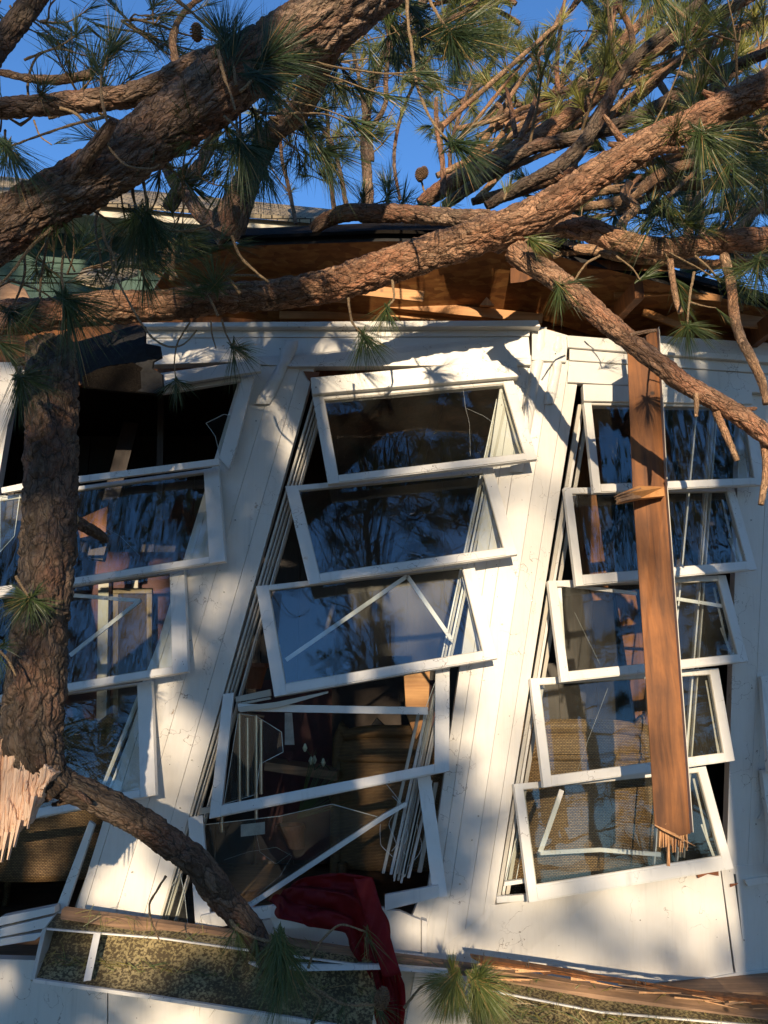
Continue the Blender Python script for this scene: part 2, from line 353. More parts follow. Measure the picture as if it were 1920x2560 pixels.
# sheer scarf
m, nt, bs = newmat('sheer_red_cloth'); bs.inputs['Base Color'].default_value = (.19, .008, .016, 1); bs.inputs['Roughness'].default_value = .7
tr = N(nt, 'ShaderNodeBsdfTransparent'); tr.inputs[0].default_value = (.75, .12, .13, 1); trl = N(nt, 'ShaderNodeBsdfTranslucent'); trl.inputs[0].default_value = (.36, .012, .026, 1)
a1 = N(nt, 'ShaderNodeMixShader'); a1.inputs[0].default_value = .35; nt.links.new(bs.outputs[0], a1.inputs[1]); nt.links.new(trl.outputs[0], a1.inputs[2])
a2 = N(nt, 'ShaderNodeMixShader'); a2.inputs[0].default_value = .26; nt.links.new(a1.outputs[0], a2.inputs[1]); nt.links.new(tr.outputs[0], a2.inputs[2])
nt.links.new(a2.outputs[0], nt.nodes['Material Output'].inputs[0]); M['scarf'] = m
M['ground'] = mat_plain('leaf_strewn_ground', (.10, .085, .05), .95, 0, 3, .6, .8, .03)

# ------------------------------------------------------------------ setting
g = MB(); g.add([(-400, -400, 0), (400, -400, 0), (400, 400, 0), (-400, 400, 0)], [(0, 1, 2, 3)])
tag(g.build('ground', M['ground']), kind='structure')

# ================================================================== SUNROOM
sun_room = empty('sunroom', (0, 4.2, 0), 'white bow-fronted sunroom leaning over, crushed under the fallen pine', 'building')
SR = sun_room
def lerp(a, b, t): return (a[0] + (b[0] - a[0]) * t, a[1] + (b[1] - a[1]) * t)
def plank_panel(name, left, right, fr, off=0.0, mat='white', t=.06, gap=.7, jit=.0025):
    """left/right: [(x,y) top, (x,y) bottom]; planks between fractions"""
    mb = MB(); rng = random.Random(len(name) + int(left[0][0]))
    for i in range(len(fr) - 1):
        a, b = fr[i], fr[i + 1]
        w = abs(right[0][0] - left[0][0]); ga = gap / max(w, 1) * .5
        A, B, C, D = lerp(left[0], right[0], a + ga), lerp(left[0], right[0], b - ga), lerp(left[-1], right[-1], b - ga), lerp(left[-1], right[-1], a + ga)
        slab(mb, [A, B, C, D], off + (jit if i % 2 else 0) + rng.random() * .001, t, tv=rng.random())
    return mb.build(name, M[mat], SR, bevel=.0012)

# posts between the window columns (each made of vertical planks)
def post(name, left, right, fr, **k):
    return plank_panel(name, left, right, fr, **k)
post('wall_post', [(607, 915), (172, 2330)], [(788, 915), (392, 2330)], [0, .10, .47, .80, 1])
post('wall_post', [(1262, 880), (1040, 2430)], [(1452, 905), (1238, 2260)], [0, .16, .33, .62, .85, 1])
post('wall_post', [(1850, 980), (1816, 2180)], [(2060, 980), (1960, 2220)], [0, .36, .62, 1])
post('wall_post', [(-140, 905), (-300, 1700)], [(46, 905), (-55, 1500)], [0, .45, 1])
# backing board behind the post joints so gaps stay dark but closed
mb = MB()
slab(mb, [(622, 920), (775, 920), (388, 2330), (190, 2330)], -.064, .02)
slab(mb, [(1275, 885), (1440, 905), (1225, 2260), (1060, 2420)], -.064, .02)
slab(mb, [(1860, 985), (2050, 985), (1950, 2210), (1826, 2170)], -.064, .02)
mb.build('sheathing', M['track'], SR)
for xs in ((2085, 3300), (-160, -1500)):
    mb = MB(); slab(mb, [(xs[0], 900), (xs[1], 900), (xs[1] + 20, 2900), (xs[0] - (140 if xs[0] > 0 else 180), 2900)], -.004, .06); mb.build('wall_panel', M['white'], SR, bevel=.002)
# lower wall panels
mb = MB()
slab(mb, [(1042, 2405), (1090, 2238), (1240, 2262), (1520, 2215), (1665, 2180), (1798, 2150), (1840, 2480), (1560, 2560), (1000, 2640)], .006, .06)
slab(mb, [(1804, 2175), (1832, 2168), (1872, 2470), (1846, 2480)], .014, .05)
slab(mb, [(1838, 2165), (2090, 2140), (2090, 2700), (1878, 2570)], .004, .05)
slab(mb, [(1042, 2405), (1090, 2238), (1052, 2236), (985, 2405)], .010, .05)
slab(mb, [(1540, 2490), (1846, 2432), (1990, 2416), (1990, 2700), (1540, 2700)], .020, .05)
mb.build('wall_panel', M['white'], SR, bevel=.002)
mb = MB()
slab(mb, [(-120, 2395), (268, 2405), (266, 2800), (-120, 2800)], .002, .06)
slab(mb, [(271, 2405), (900, 2470), (1040, 2405), (1500, 2560), (1500, 2800), (269, 2800)], .0, .06)
mb.build('wall_panel', M['white'], SR, bevel=.002)
# torn patch showing red board, cracks
for q_ in ([(1743, 2186), (1796, 2172), (1797, 2190), (1770, 2185), (1745, 2196)], [(1826, 2210), (1846, 2208), (1840, 2213), (1826, 2218)], [(758, 928), (800, 930), (785, 962), (772, 950)]):
    mb = MB(); slab(mb, q_, .026 if q_[0][1] > 1000 else .013, .004); mb.build('torn_patch', M['terracotta'], SR)

# header and fascia bands
mb = MB()
slab(mb, [(362, 846), (1322, 842), (1328, 912), (738, 916), (560, 905), (372, 912)], .030, .06)
slab(mb, [(362, 818), (1326, 820), (1324, 840), (362, 844)], .038, .06)
slab(mb, [(355, 806), (1345, 800), (1352, 816), (362, 817)], .085, .10)
mb.build('fascia', M['trim'], SR, bevel=.003)
mb = MB()
slab(mb, [(1330, 812), (1420, 838), (1416, 905), (1330, 900)], .026, .06)
slab(mb, [(1418, 838), (1600, 852), (1640, 838), (3300, 950), (3300, 1010), (1420, 868)], .045, .06)
slab(mb, [(1424, 871), (2600, 940), (2600, 980), (1424, 900)], .030, .05)
slab(mb, [(1422, 902), (2600, 982), (2600, 1020), (1420, 955)], .018, .05)
mb.build('fascia', M['trim'], SR, bevel=.003, label='right-hand fascia bending down and away')
# crumpled corner flashing at each fold
def flash(pp, ww, off, name='corner_flashing'):
    mb = MB(); rows = []
    n = 26
    for i in range(n + 1):
        t = i / n; k = t * (len(pp) - 1); a = int(min(k, len(pp) - 2)); q = lerp(pp[a], pp[a + 1], k - a)
        wv = ww * (1 + .15 * math.sin(t * 9)); cr = .010 * noise.noise(Vector((t * 9, q[0] * .01, 0)))
        rows.append([W(q[0] + wv * s, q[1], off + cr + .014 * (1 - abs(s) * 2)) for s in (-.5, -.2, .15, .5)])
    vs = [p for r in rows for p in r]; vs += [p + Vector((0, .012, 0)) for p in vs]; m = len(rows) * 4
    fs = []
    for i in range(n):
        for j in range(3):
            a = i * 4 + j; fs += [(a, a + 4, a + 5, a + 1), (a + m, a + 1 + m, a + 5 + m, a + 4 + m)]
        fs += [(i * 4, i * 4 + m, i * 4 + 4 + m, i * 4 + 4), (i * 4 + 3, i * 4 + 7, i * 4 + 7 + m, i * 4 + 3 + m)]
    fs += [(0, 1, 1 + m, m), (1, 2, 2 + m, 1 + m), (2, 3, 3 + m, 2 + m)]
    mb.add(vs, fs); return mb.build(name, M['trim'], SR, smooth=True)
flash([(728, 850), (712, 905), (655, 1010)], 34, .014)
flash([(1352, 818), (1345, 900), (1325, 1010), (1290, 1180)], 30, .012)
flash([(1400, 836), (1392, 930), (1372, 1010)], 24, .012)
# window head trims
mb = MB(); slab(mb, [(380, 935), (648, 898), (652, 928), (392, 968)], .10, .03); slab(mb, [(400, 972), (612, 940), (612, 950), (404, 984)], .05, .03)
mb.build('window_header', M['trim'], SR, bevel=.003, label='loose header strip hanging over the smashed left opening')
mb = MB(); slab(mb, [(776, 944), (1290, 896), (1298, 941), (780, 985)], .075, .07); slab(mb, [(782, 987), (1260, 946), (1262, 962), (790, 1003)], .035, .05)
mb.build('window_header', M['trim'], SR, bevel=.003)
mb = MB(); slab(mb, [(1458, 960), (1880, 975), (1882, 1010), (1460, 1002)], .06, .06); slab(mb, [(1462, 1004), (1862, 1012), (1862, 1020), (1464, 1014)], .03, .05)
mb.build('window_header', M['trim'], SR, bevel=.003)

# jamb tracks: bundles of leaning strips at both sides of each opening
def tracks(name, top, bot, offs, seed, mats=('track', 'sash'), wid=(5, 12)):
    rng = random.Random(seed); mb = MB()
    for i, o in enumerate(offs):
        a = (top[0] + o + rng.uniform(-3, 3), top[1] + rng.uniform(-8, 8)); b = (bot[0] + o * rng.uniform(.7, 1.3), bot[1] + rng.uniform(-20, 10))
        w = rng.uniform(*wid); dep = -.02 - .022 * i if o else .004
        slab(mb, [(a[0] - w / 2, a[1]), (a[0] + w / 2, a[1]), (b[0] + w / 2, b[1]), (b[0] - w / 2, b[1])], dep, .03, m=i % 2)
    return mb.build(name, [M[m] for m in mats], SR, bevel=.001)
tracks('jamb_track', (786, 990), (398, 2320), [0, 9, 17, 25, 32], 1, wid=(4, 8))
tracks('jamb_track', (1264, 990), (1010, 2210), [0, -8, -15, -24], 2, wid=(3, 7))
tracks('jamb_track', (1452, 1010), (1246, 2250), [0, 10, 18], 3)
tracks('jamb_track', (1832, 1020), (1745, 2160), [-36, -44, -54, -92], 4, wid=(3, 7))
tracks('jamb_track', (602, 1170), (275, 1990), [-4, -12, -20, -29], 5, wid=(3, 7))
tracks('jamb_track', (600, 1100), (172, 2300), [10, 22], 6)
tracks('jamb_track', (60, 930), (-30, 1220), [0, -16, -34], 7)

# awning windows
def awning(c, w, o1=.035, o2=.14, glass='glass', members='LRTB', bot_tv=.5, label=None, muntin=None, arm=True, pane=True, thick=.026, name='awning_window'):
    TL, TR, BR, BL = [W(*c[0], o1), W(*c[1], o1), W(*c[2], o2), W(*c[3], o2)]
    wl, wr, wt, wb = w
    U = (TR - TL).length; nrm = (TR - TL).cross(BL - TL).normalized()
    if nrm.y < 0: nrm = -nrm
    bk = nrm * thick
    top = lambda u: TL.lerp(TR, u); bot = lambda u: BL.lerp(BR, u)
    k = mpp(TL)
    uL, uR = wl * k / U, 1 - wr * k / U; UB = (BR - BL).length; bL, bR = wl * k / UB, 1 - wr * k / UB
    q = lambda a, b, t: a.lerp(b, t)
    mb = MB()
    if 'L' in members: prism(mb, [TL - nrm * .003, top(uL) - nrm * .003, bot(bL) - nrm * .003, BL - nrm * .003], bk)
    if 'R' in members: prism(mb, [top(uR) - nrm * .002, TR - nrm * .002, BR - nrm * .002, bot(bR) - nrm * .002], bk)
    H = (TL - BL).length; ft = wt * k / H; fb = 1 - wb * k / H
    iTL, iTR, iBL, iBR = top(uL), top(uR), bot(bL), bot(bR)
    a, b_, c_, d = iTL, iTR, q(iTR, iBR, ft), q(iTL, iBL, ft)
    if 'T' in members: prism(mb, [a, b_, c_, d], bk)
    e, f = q(iTL, iBL, fb), q(iTR, iBR, fb)
    if 'B' in members:
        prism(mb, [e, f, iBR, iBL], bk)
        lip = nrm * .006
        prism(mb, [q(e, iBL, .12) - lip, q(f, iBR, .12) - lip, q(f, iBR, .9) - lip, q(e, iBL, .9) - lip], nrm * .005)
    o = mb.build(name, M['sash'], SR, bevel=.0015, label=label)
    if pane:
        pm = MB(); g = nrm * .010
        prism(pm, [d + g, c_ + g, f + g, e + g], nrm * .003)
        pm.build('pane', M[glass], o)
        gm = MB()                                           # glazing bead inside the frame
        for A_, B_ in ((d, c_), (c_, f), (f, e), (e, d)):
            bar(gm, A_ + nrm * .006, B_ + nrm * .006, .006, .006, up=-nrm)
        gm.build('glazing_bead', M['track'], o)
    if muntin:
        for (x1, y1, x2, y2, ww) in muntin:
            mm = MB(); A_ = W(x1, y1, (o1 + o2) / 2 - .05); B_ = W(x2, y2, (o1 + o2) / 2 - .05); bar(mm, A_, B_, ww * k, .012); mm.build('screen_bar', M['sash'], o)
    if arm:
        am = MB()
        for uu, sgn in ((.94, 1), (.05, -1)):
            jb = top(uu) + Vector((0, .06, 0)) + (BL - TL) * .55; sb = top(uu).lerp(bot(uu), .93) + nrm * .03
            bar(am, jb, sb, .012, .004); bar(am, top(uu) + Vector((0, .05, 0)) + (BL - TL) * .12, jb.lerp(sb, .45), .010, .004)
        am.build('hinge_arm', M['track'], o)
    return o
A = awning
# middle column
A([(780, 986), (1281, 943), (1343, 1148), (820, 1211)], (27, 26, 16, 21), glass='glass', label='top window of the middle column')
A([(713, 1216), (1232, 1168), (1294, 1386), (772, 1462)], (30, 28, 14, 24), glass='glass')
A([(640, 1466), (1183, 1404), (1244, 1646), (686, 1742)], (30, 30, 13, 26), glass='glass', muntin=[(715, 1650, 1018, 1440, 10), (1018, 1440, 1130, 1600, 10)])
A([(558, 1735), (1124, 1662), (1123, 1928), (523, 2047)], (27, 36, 0, 26), members='LRB', pane=False, label='pane gone, top rail dropped', arm=False)
A([(470, 2044), (1076, 1937), (1119, 2241), (489, 2322)], (37, 34, 0, 34), members='L', pane=False, arm=False, name='window_stile')
A([(470, 2044), (1076, 1937), (1119, 2241), (489, 2322)], (37, 34, 0, 34), members='R', pane=False, arm=False, name='window_stile')
# left column
A([(-60, 1250), (546, 1168), (563, 1403), (-40, 1500)], (30, 37, 10, 20), glass='glass_wavy')
A([(-120, 1500), (461, 1425), (470, 1679), (-100, 1776)], (30, 37, 4, 21), glass='glass_wavy', muntin=[(176, 1638, 352, 1500, 9), (178, 1488, 350, 1502, 9)])
A([(-170, 1775), (379, 1702), (389, 1988), (-150, 2092)], (30, 37, 6, 22), glass='glass')
# right column
A([(1459, 1001), (1880, 1010), (1912, 1212), (1484, 1233)], (20, 28, 10, 22), glass='glass_wavy')
A([(1410, 1219), (1834, 1216), (1892, 1424), (1440, 1466)], (20, 24, 15, 26), glass='glass_wavy')
A([(1370, 1452), (1814, 1438), (1871, 1654), (1403, 1706)], (22, 26, 15, 23), glass='glass_dirty', muntin=[(1391, 1460, 1591, 1484, 9), (1690, 1497, 1806, 1515, 9), (1398, 1470, 1412, 1690, 10)])
A([(1326, 1696), (1796, 1670), (1837, 1902), (1359, 1969)], (22, 28, 16, 24), glass='glass_dirty')
A([(1285, 1960), (1764, 1915), (1834, 2172), (1323, 2257)], (23, 26, 14, 36), glass='glass_dirty', label='lowest window of the right column, grimy and full width',
  muntin=[(1404, 1975, 1350, 2130, 12), (1350, 2132, 1500, 2124, 10), (1500, 2124, 1650, 2136, 10)])
A([(1902, 1690), (2100, 1680), (2110, 1900), (1922, 1935)], (20, 20, 8, 12), glass='glass', arm=False)
A([(1903, 1925), (2100, 1910), (2120, 2170), (1940, 2190)], (20, 20, 8, 12), glass='glass', arm=False)
# broken / loose rails that still hang on the windows
def rails(name, quads, parent=SR, mat='sash', label=None, off=.14, t=.024):
    for i, qd in enumerate(quads):
        mb = MB(); slab(mb, qd, off + .004 * (i % 3), t); mb.build(name, M[mat], parent, bevel=.0015, label=label)
rails('window_rail', [[(196, 1190), (546, 1146), (548, 1162), (197, 1206)]], label='bottom rail of the smashed top-left window')
rails('window_rail', [[(594, 1760), (1070, 1768), (1070, 1787), (596, 1778)]], label='dropped straight rail', off=.10)
rails('window_rail', [[(594, 1768), (690, 1755), (820, 1728), (820, 1733), (700, 1768), (600, 1781)]], off=.125, mat='track')
rails('window_rail', [[(616, 2262), (960, 2034), (1016, 2004), (1018, 2014), (962, 2048), (630, 2268)]], label='diagonal loose rail across the lowest opening', off=.05)
rails('window_rail', [[(962, 2238), (1096, 2213), (1098, 2243), (962, 2277)], [(500, 2290), (530, 2283), (700, 2262), (700, 2290), (528, 2322)]], off=.15)
rails('window_rail', [[(498, 2022), (556, 2012), (556, 2028), (500, 2037)], [(588, 1742), (676, 1723), (678, 1740), (590, 1756)], [(594, 1758), (676, 1742), (677, 1748), (596, 1764)]], off=.02, mat='track')
rails('window_rail', [[(602, 950), (637, 938), (590, 1120), (573, 1172), (547, 1145)]], label='leaning right jamb of the smashed opening', off=.06)
rails('window_rail', [[(223, 2052), (236, 2062), (150, 2318), (137, 2300), (140, 2270)], [(116, 2034), (176, 2012), (176, 2020), (112, 2046)], [(262, 1985), (300, 1975), (302, 1990), (264, 2000)]], off=.03)
rails('window_sill', [[(0, 2293), (136, 2266), (137, 2283), (-10, 2317)], [(-10, 2324), (139, 2289), (134, 2316), (-10, 2345)], [(-10, 2349), (113, 2330), (88, 2351), (-10, 2367)]], off=.10, t=.06)
rails('window_rail', [[(3, 1219), (61, 1207), (60, 1223), (4, 1233)], [(-30, 1470), (30, 1462), (30, 1490), (-30, 1500)]], off=.12)
rails('window_sill', [[(1242, 2242), (1320, 2236), (1322, 2252), (1242, 2258)], [(1262, 2205), (1312, 2198), (1312, 2208), (1260, 2216)]], off=.03)
rails('window_sill', [[(1862, 2200), (1990, 2180), (1990, 2196), (1870, 2216)]], off=.03)
rails('window_rail', [[(1918, 2010), (1926, 2012), (1910, 2050), (1896, 2048)]], off=.02)
# slumped tracks by the scarf
tracks('jamb_track', (1075, 1780), (985, 2190), [0, -10, -24, 10], 9, wid=(5, 9))
tracks('jamb_track', (1062, 1950), (1010, 2200), [0, 14, 30], 10, wid=(5, 12))

# roof slab: sheathing underside, black shingle edge, rafters, top lumber
def quadstrip(name, lo, hi, Ylo, Yhi, t, mat, label=None, bevel=0):
    mb = MB()
    for i in range(len(lo) - 1):
        pts = [P(*lo[i], Ylo[i]), P(*lo[i + 1], Ylo[i + 1]), P(*hi[i + 1], Yhi[i + 1]), P(*hi[i], Yhi[i])]
        prism(mb, pts, Vector((0, .004, t)))
    return mb.build(name, M[mat], SR, bevel=bevel, label=label)
lo = [(330, 812), (600, 806), (960, 802), (1350, 798), (1480, 838), (1700, 850), (1990, 860), (3200, 960)]
hi = [(420, 668), (600, 612), (960, 600), (1300, 602), (1420, 645), (1683, 712), (1990, 788), (3200, 930)]
Yl = [4.25, 4.15, 4.05, 4.05, 4.1, 4.2, 4.4, 5.1]; Yh = [3.75, 3.62, 3.55, 3.55, 3.62, 3.72, 3.9, 4.7]
quadstrip('roof_sheathing', lo, hi, Yl, Yh, .012, 'osb')
e_lo = [(x, y + 3) for x, y in hi]; e_hi = [(430, 652), (600, 598), (960, 584), (1300, 588), (1425, 626), (1690, 697), (1990, 776), (3200, 905)]
quadstrip('roof_edge', e_lo[1:], e_hi[1:], [y - .02 for y in Yh[1:]], [y - .01 for y in Yh[1:]], .02, 'tar')
e2 = [(x, y - 14) for x, y in e_hi]
quadstrip('roof_shingles', [(x, y - 1) for x, y in e_hi], [(400, 632), (600, 578), (960, 562), (1300, 568), (1425, 606), (1690, 680), (1990, 758), (3200, 880)], [y - .05 for y in Yh], [4.9] * 7 + [5.6], .02, 'shingle')
mb = MB()
def lumber(mb, a, b, w, t, Ya, Yb, tv=.5): bar(mb, P(*a, Ya), P(*b, Yb), w, t, tv=tv)
lumber(mb, (940, 758), (1355, 800), .055, .04, 3.98, 3.95)
lumber(mb, (700, 792), (1345, 797), .045, .05, 4.05, 4.02)
lumber(mb, (1380, 800), (1920, 838), .05, .05, 4.1, 4.3)
lumber(mb, (640, 700), (900, 740), .04, .05, 4.0, 4.0)
mb.build('top_plate', M['lumber'], SR, bevel=.002)
for (a, b, w, Ya, Yb) in (((1515, 812), (1598, 724), .085, 3.98, 3.52), ((1850, 872), (1945, 796), .095, 4.15, 3.72)):
    mb = MB(); bar(mb, P(*a, Ya), P(*b, Yb), w, .045, up=Vector((-.45, -1, -.1))); mb.build('rafter', M['board'], SR, bevel=.003)
mb = MB(); prism(mb, [P(1165, 716, 3.86), P(1178, 650, 3.70), P(1225, 645, 3.72), P(1205, 690, 3.82)], Vector((.0, .02, .01))); mb.build('tar_flap', M['tar'], SR)
mb = MB(); prism(mb, [P(1200, 762, 3.88), P(1217, 742, 3.88), P(1236, 764, 3.88)], Vector((0, .02, 0))); mb.build('splinter', M['split'], SR)
for (x, y, dx, dy, w) in ((395, 690, 30, -90, 22), (430, 700, 6, -110, 18), (415, 660, 30, 34, 24), (370, 715, -20, -40, 14)):
    mb = MB(); bar(mb, P(x, y, 3.72), P(x + dx, y + dy, 3.6), w * .0015, .012, taper=.15); mb.build('splinter', M['split'], SR)
rng = random.Random(77)
for i in range(11):
    x = rng.uniform(520, 1880); yb = 790 if x < 1400 else 790 + (x - 1400) * .1; y = yb - rng.uniform(6, 150) * (1 if x < 1500 else .6); L_ = rng.uniform(90, 300)
    mb = MB(); Yc = 3.97 - .47 * (yb - y) / 195; a_ = rng.uniform(-.22, .30) if i % 4 else rng.uniform(-.9, .9)
    bar(mb, P(x, y, Yc), P(x + L_ * math.cos(a_), y + L_ * math.sin(a_) * .6, Yc - .02 + .1 * max(0, math.sin(a_))), rng.uniform(.04, .085), .014, taper=rng.uniform(.45, 1), up=Vector((rng.uniform(-.5, .5), -1, rng.uniform(-.5, .5))))
    mb.build('splinter', M[rng.choice(['lumber', 'board', 'lumber'])], SR)

# interior shell (dark panelled room)
mb = MB()
box(mb, (0, 6.6, 1.9), (7, .1, 3.6)); box(mb, (-3.2, 5.4, 1.9), (.1, 2.5, 3.6)); box(mb, (3.2, 5.4, 1.9), (.1, 2.5, 3.6))
box(mb, (0, 5.45, 3.68), (6.4, 2.3, .06))
for i in range(22): box(mb, (-3.1 + i * .3, 6.54, 1.9), (.02, .02, 3.5))
mb.build('interior_wall', M['panelling'], SR)
mb = MB(); box(mb, (0, 5.3, .22), (6.6, 2.7, .06)); mb.build('floor', M['grey_wood'], SR)
mb = MB(); slab(mb, [(150, 1380), (470, 1380), (470, 2060), (150, 2060)], Y=5.6, t=.05); slab(mb, [(640, 1700), (1100, 1700), (1100, 2150), (640, 2150)], Y=6.2, t=.05)
mb.build('interior_wall', M['maroon'], SR, label='maroon painted partition')
mb = MB(); slab(mb, [(246, 1440), (272, 1440), (262, 2000), (238, 2000)], Y=5.5, t=.06); mb.build('door_trim', M['track'], SR); mb = MB(); slab(mb, [(330, 1450), (345, 1450), (330, 1900), (318, 1900)], Y=5.5, t=.03)
mb.build('door_trim', M['track'], SR)
mb = MB(); slab(mb, [(830, 1640), (1030, 1640), (1030, 1890), (830, 1890)], Y=6.0, t=.03); mb.build('wall_board', M['dark'], SR)
mb = MB()
for (x1, y1, x2, y2, w) in ((1120, 960, 1040, 1180, .05), (1440, 1040, 1500, 1500, .11), (1560, 1480, 1660, 2100, .12), (405, 980, 400, 1300, .04), (240, 1400, 330, 1060, .1)):
    mb = MB(); bar(mb, P(x1, y1, 4.9), P(x2, y2, 5.0), w, .05); mb.build('fallen_rafter', M['panelling' if x1 < 1400 else 'board'], SR)
mb = MB(); slab(mb, [(1010, 1690), (1075, 1672), (1070, 1790), (1040, 1850), (1015, 1780)], Y=4.9, t=.3); mb.build('torn_panelling', M['lumber'], SR)
for q_ in ([(-2.6, 4.35), (-.9, 4.12)], [(-.9, 4.12), (1.15, 4.12)], [(1.15, 4.12), (2.7, 4.42)]):  # boards added behind the fascia to stop sun leaking in under the eave
    mb = MB(); (xa, ya), (xb, yb) = q_; prism(mb, [Vector((xa, ya, 3.22)), Vector((xb, yb, 3.22)), Vector((xb, yb, 3.72)), Vector((xa, ya, 3.72))], Vector((0, .04, 0))); mb.build('sun_block_board', M['board'], SR)
mb = MB(); slab(mb, [(190, 1300), (270, 1265), (265, 1330), (200, 1345)], Y=4.7, t=.1)
mb.build('torn_panelling', M['board'], SR)
mb = MB(); slab(mb, [(662, 1905), (844, 1930), (842, 1952), (660, 1926)], Y=4.9, t=.3); mb.build('shelf', M['grey_wood'], SR)

# ================================================================== things in and on the sunroom
def framed_picture(x0, y0, x1, y1, Y, label):
    o = empty('framed_picture', P((x0 + x1) / 2, y1, Y), label, 'picture')
    mb = MB(); w = 14
    for q_ in ([(x0, y0), (x1, y0), (x1, y0 + w), (x0, y0 + w)], [(x0, y1 - w), (x1, y1 - w), (x1, y1), (x0, y1)], [(x0, y0 + w), (x0 + w, y0 + w), (x0 + w, y1 - w), (x0, y1 - w)], [(x1 - w, y0 + w), (x1, y0 + w), (x1, y1 - w), (x1 - w, y1 - w)]):
        slab(mb, q_, Y=Y, t=.03)
    mb.build('frame', M['gold'], o, bevel=.002)
    mb = MB(); slab(mb, [(x0 + w, y0 + w), (x1 - w, y0 + w), (x1 - w, y1 - w), (x0 + w, y1 - w)], Y=Y + .015, t=.01); mb.build('picture_sheet', M['dark'], o)
framed_picture(282, 1470, 380, 1806, 5.45, 'gilt framed dark picture on the maroon wall behind the left windows')

def wicker_chair(x, y, label, rz=0, s=1.0):
    o = empty('wicker_chair', (x, y, .25), label, 'chair', 'wicker armchairs inside the sunroom')
    z0 = .25; w, h = .78 * s, 1.12 * s
    mb = MB(); n, m_ = 20, 22; vs = []; bcs = []
    for j in range(m_ + 1):
        v = j / m_
        for i in range(n + 1):
            u = i / n * 2 - 1
            yy = y + .10 * u * u - .02; zz = z0 + .28 + v * (h - .28) * (1 - .05 * u ** 4)
            if v > .93: yy += (v - .93) * .9
            vs.append(Vector((x + u * w / 2 * (1 - .04 * (1 - v)), yy, zz)))
    k = len(vs); vs += [q + Vector((0, .05, 0)) for q in vs]
    fs = []
    for j in range(m_):
        for i in range(n):
            a = j * (n + 1) + i; fs.append((a, a + 1, a + n + 2, a + n + 1)); fs.append((a + k, a + n + 1 + k, a + n + 2 + k, a + 1 + k))
    for j in range(m_):
        a = j * (n + 1); fs.append((a, a + n + 1, a + n + 1 + k, a + k)); a += n; fs.append((a, a + k, a + n + 1 + k, a + n + 1))
    for i in range(n):
        a = m_ * (n + 1) + i; fs.append((a, a + 1, a + 1 + k, a + k)); fs.append((i, i + k, i + 1 + k, i + 1))
    mb.add(vs, fs); mb.build('backrest', M['wicker'], o, smooth=True)
    mb = MB()                                             # rolled rim round the back
    rim = [Vector((x + (i / 14 * 2 - 1) * w / 2, y + .10 * (i / 14 * 2 - 1) ** 2 + .01, z0 + h * (1 - .045 * (i / 14 * 2 - 1) ** 4))) for i in range(15)]
    rim = [Vector((rim[0].x - .01, rim[0].y, z0 + .1))] + rim + [Vector((rim[-1].x + .01, rim[-1].y, z0 + .1))]
    tube(mb, rim, [.038] * len(rim), 12, .03, rough=.06)
    tube(mb, [Vector((x + (i / 10 * 2 - 1) * w / 2, y + .10 * (i / 10 * 2 - 1) ** 2 - .03, z0 + h - .16)) for i in range(11)], [.018] * 11, 8, .03, rough=.1)
    mb.build('rolled_rim', M['wicker'], o, smooth=True)
    for sx in (-1, 1):
        mb = MB(); tube(mb, [(x + sx * w / 2, y + .1, z0 + .66), (x + sx * (w / 2 + .04), y + .35, z0 + .66), (x + sx * (w / 2), y + .62, z0 + .58), (x + sx * w / 2, y + .66, z0 + .2)], [.04] * 4, 10, .04)
        box(mb, (x + sx * w / 2, y + .36, z0 + .42), (.04, .5, .42)); mb.build('armrest', M['wicker'], o)
    mb = MB(); box(mb, (x, y + .38, z0 + .36), (w - .05, .58, .14)); mb.build('seat', M['wicker'], o, bevel=.03)
    for sx in (-1, 1):
        for dy in (.04, .62):
            mb = MB(); tube(mb, [(x + sx * (w / 2 - .03), y + dy, z0), (x + sx * (w / 2 - .03), y + dy, z0 + .32)], [.02, .028], 8); mb.build('leg', M['wicker'], o, smooth=True)
    return o
pc = P(1455, 2000, 4.5)
wicker_chair(pc.x, 4.5, 'honey-coloured high-back wicker chair behind the grimy lower right window')
pc = P(60, 2200, 4.75); wicker_chair(pc.x, 4.75, 'shaded wicker chair behind the lowest left window, beside the splintered trunk')
pc = P(1000, 2000, 5.0); wicker_chair(pc.x, 5.0, 'dark wicker chair deep inside, above the red scarf', s=.95)

# wind chime
o = empty('wind_chime', P(620, 1775, 4.15), 'metal wind chime with long tubes hanging behind the pane-less middle window', 'wind chime')
for (x, t_, b_) in ((598, 1785, 2004), (618, 1795, 1990), (640, 1788, 2048), (652, 1800, 1985), (554, 2030, 2080)):
    mb = MB(); tube(mb, [P(x, t_, 4.15), P(x + 1, b_, 4.15)], [.010, .010], 14); mb.build('chime_tube', M['steel'], o, smooth=True)
mb = MB(); tube(mb, [P(585, 1782, 4.15), P(660, 1792, 4.15)], [.008, .008], 8); tube(mb, [P(620, 1786, 4.15), P(616, 1740, 4.15), P(618, 1690, 4.2)], [.002] * 3, 6)
mb.build('hanger', M['grey_wood'], o)
mb = MB(); slab(mb, [(602, 2062), (662, 2055), (662, 2085), (602, 2092)], Y=4.13, t=.006); mb.build('wind_sail', M['paper'], o)

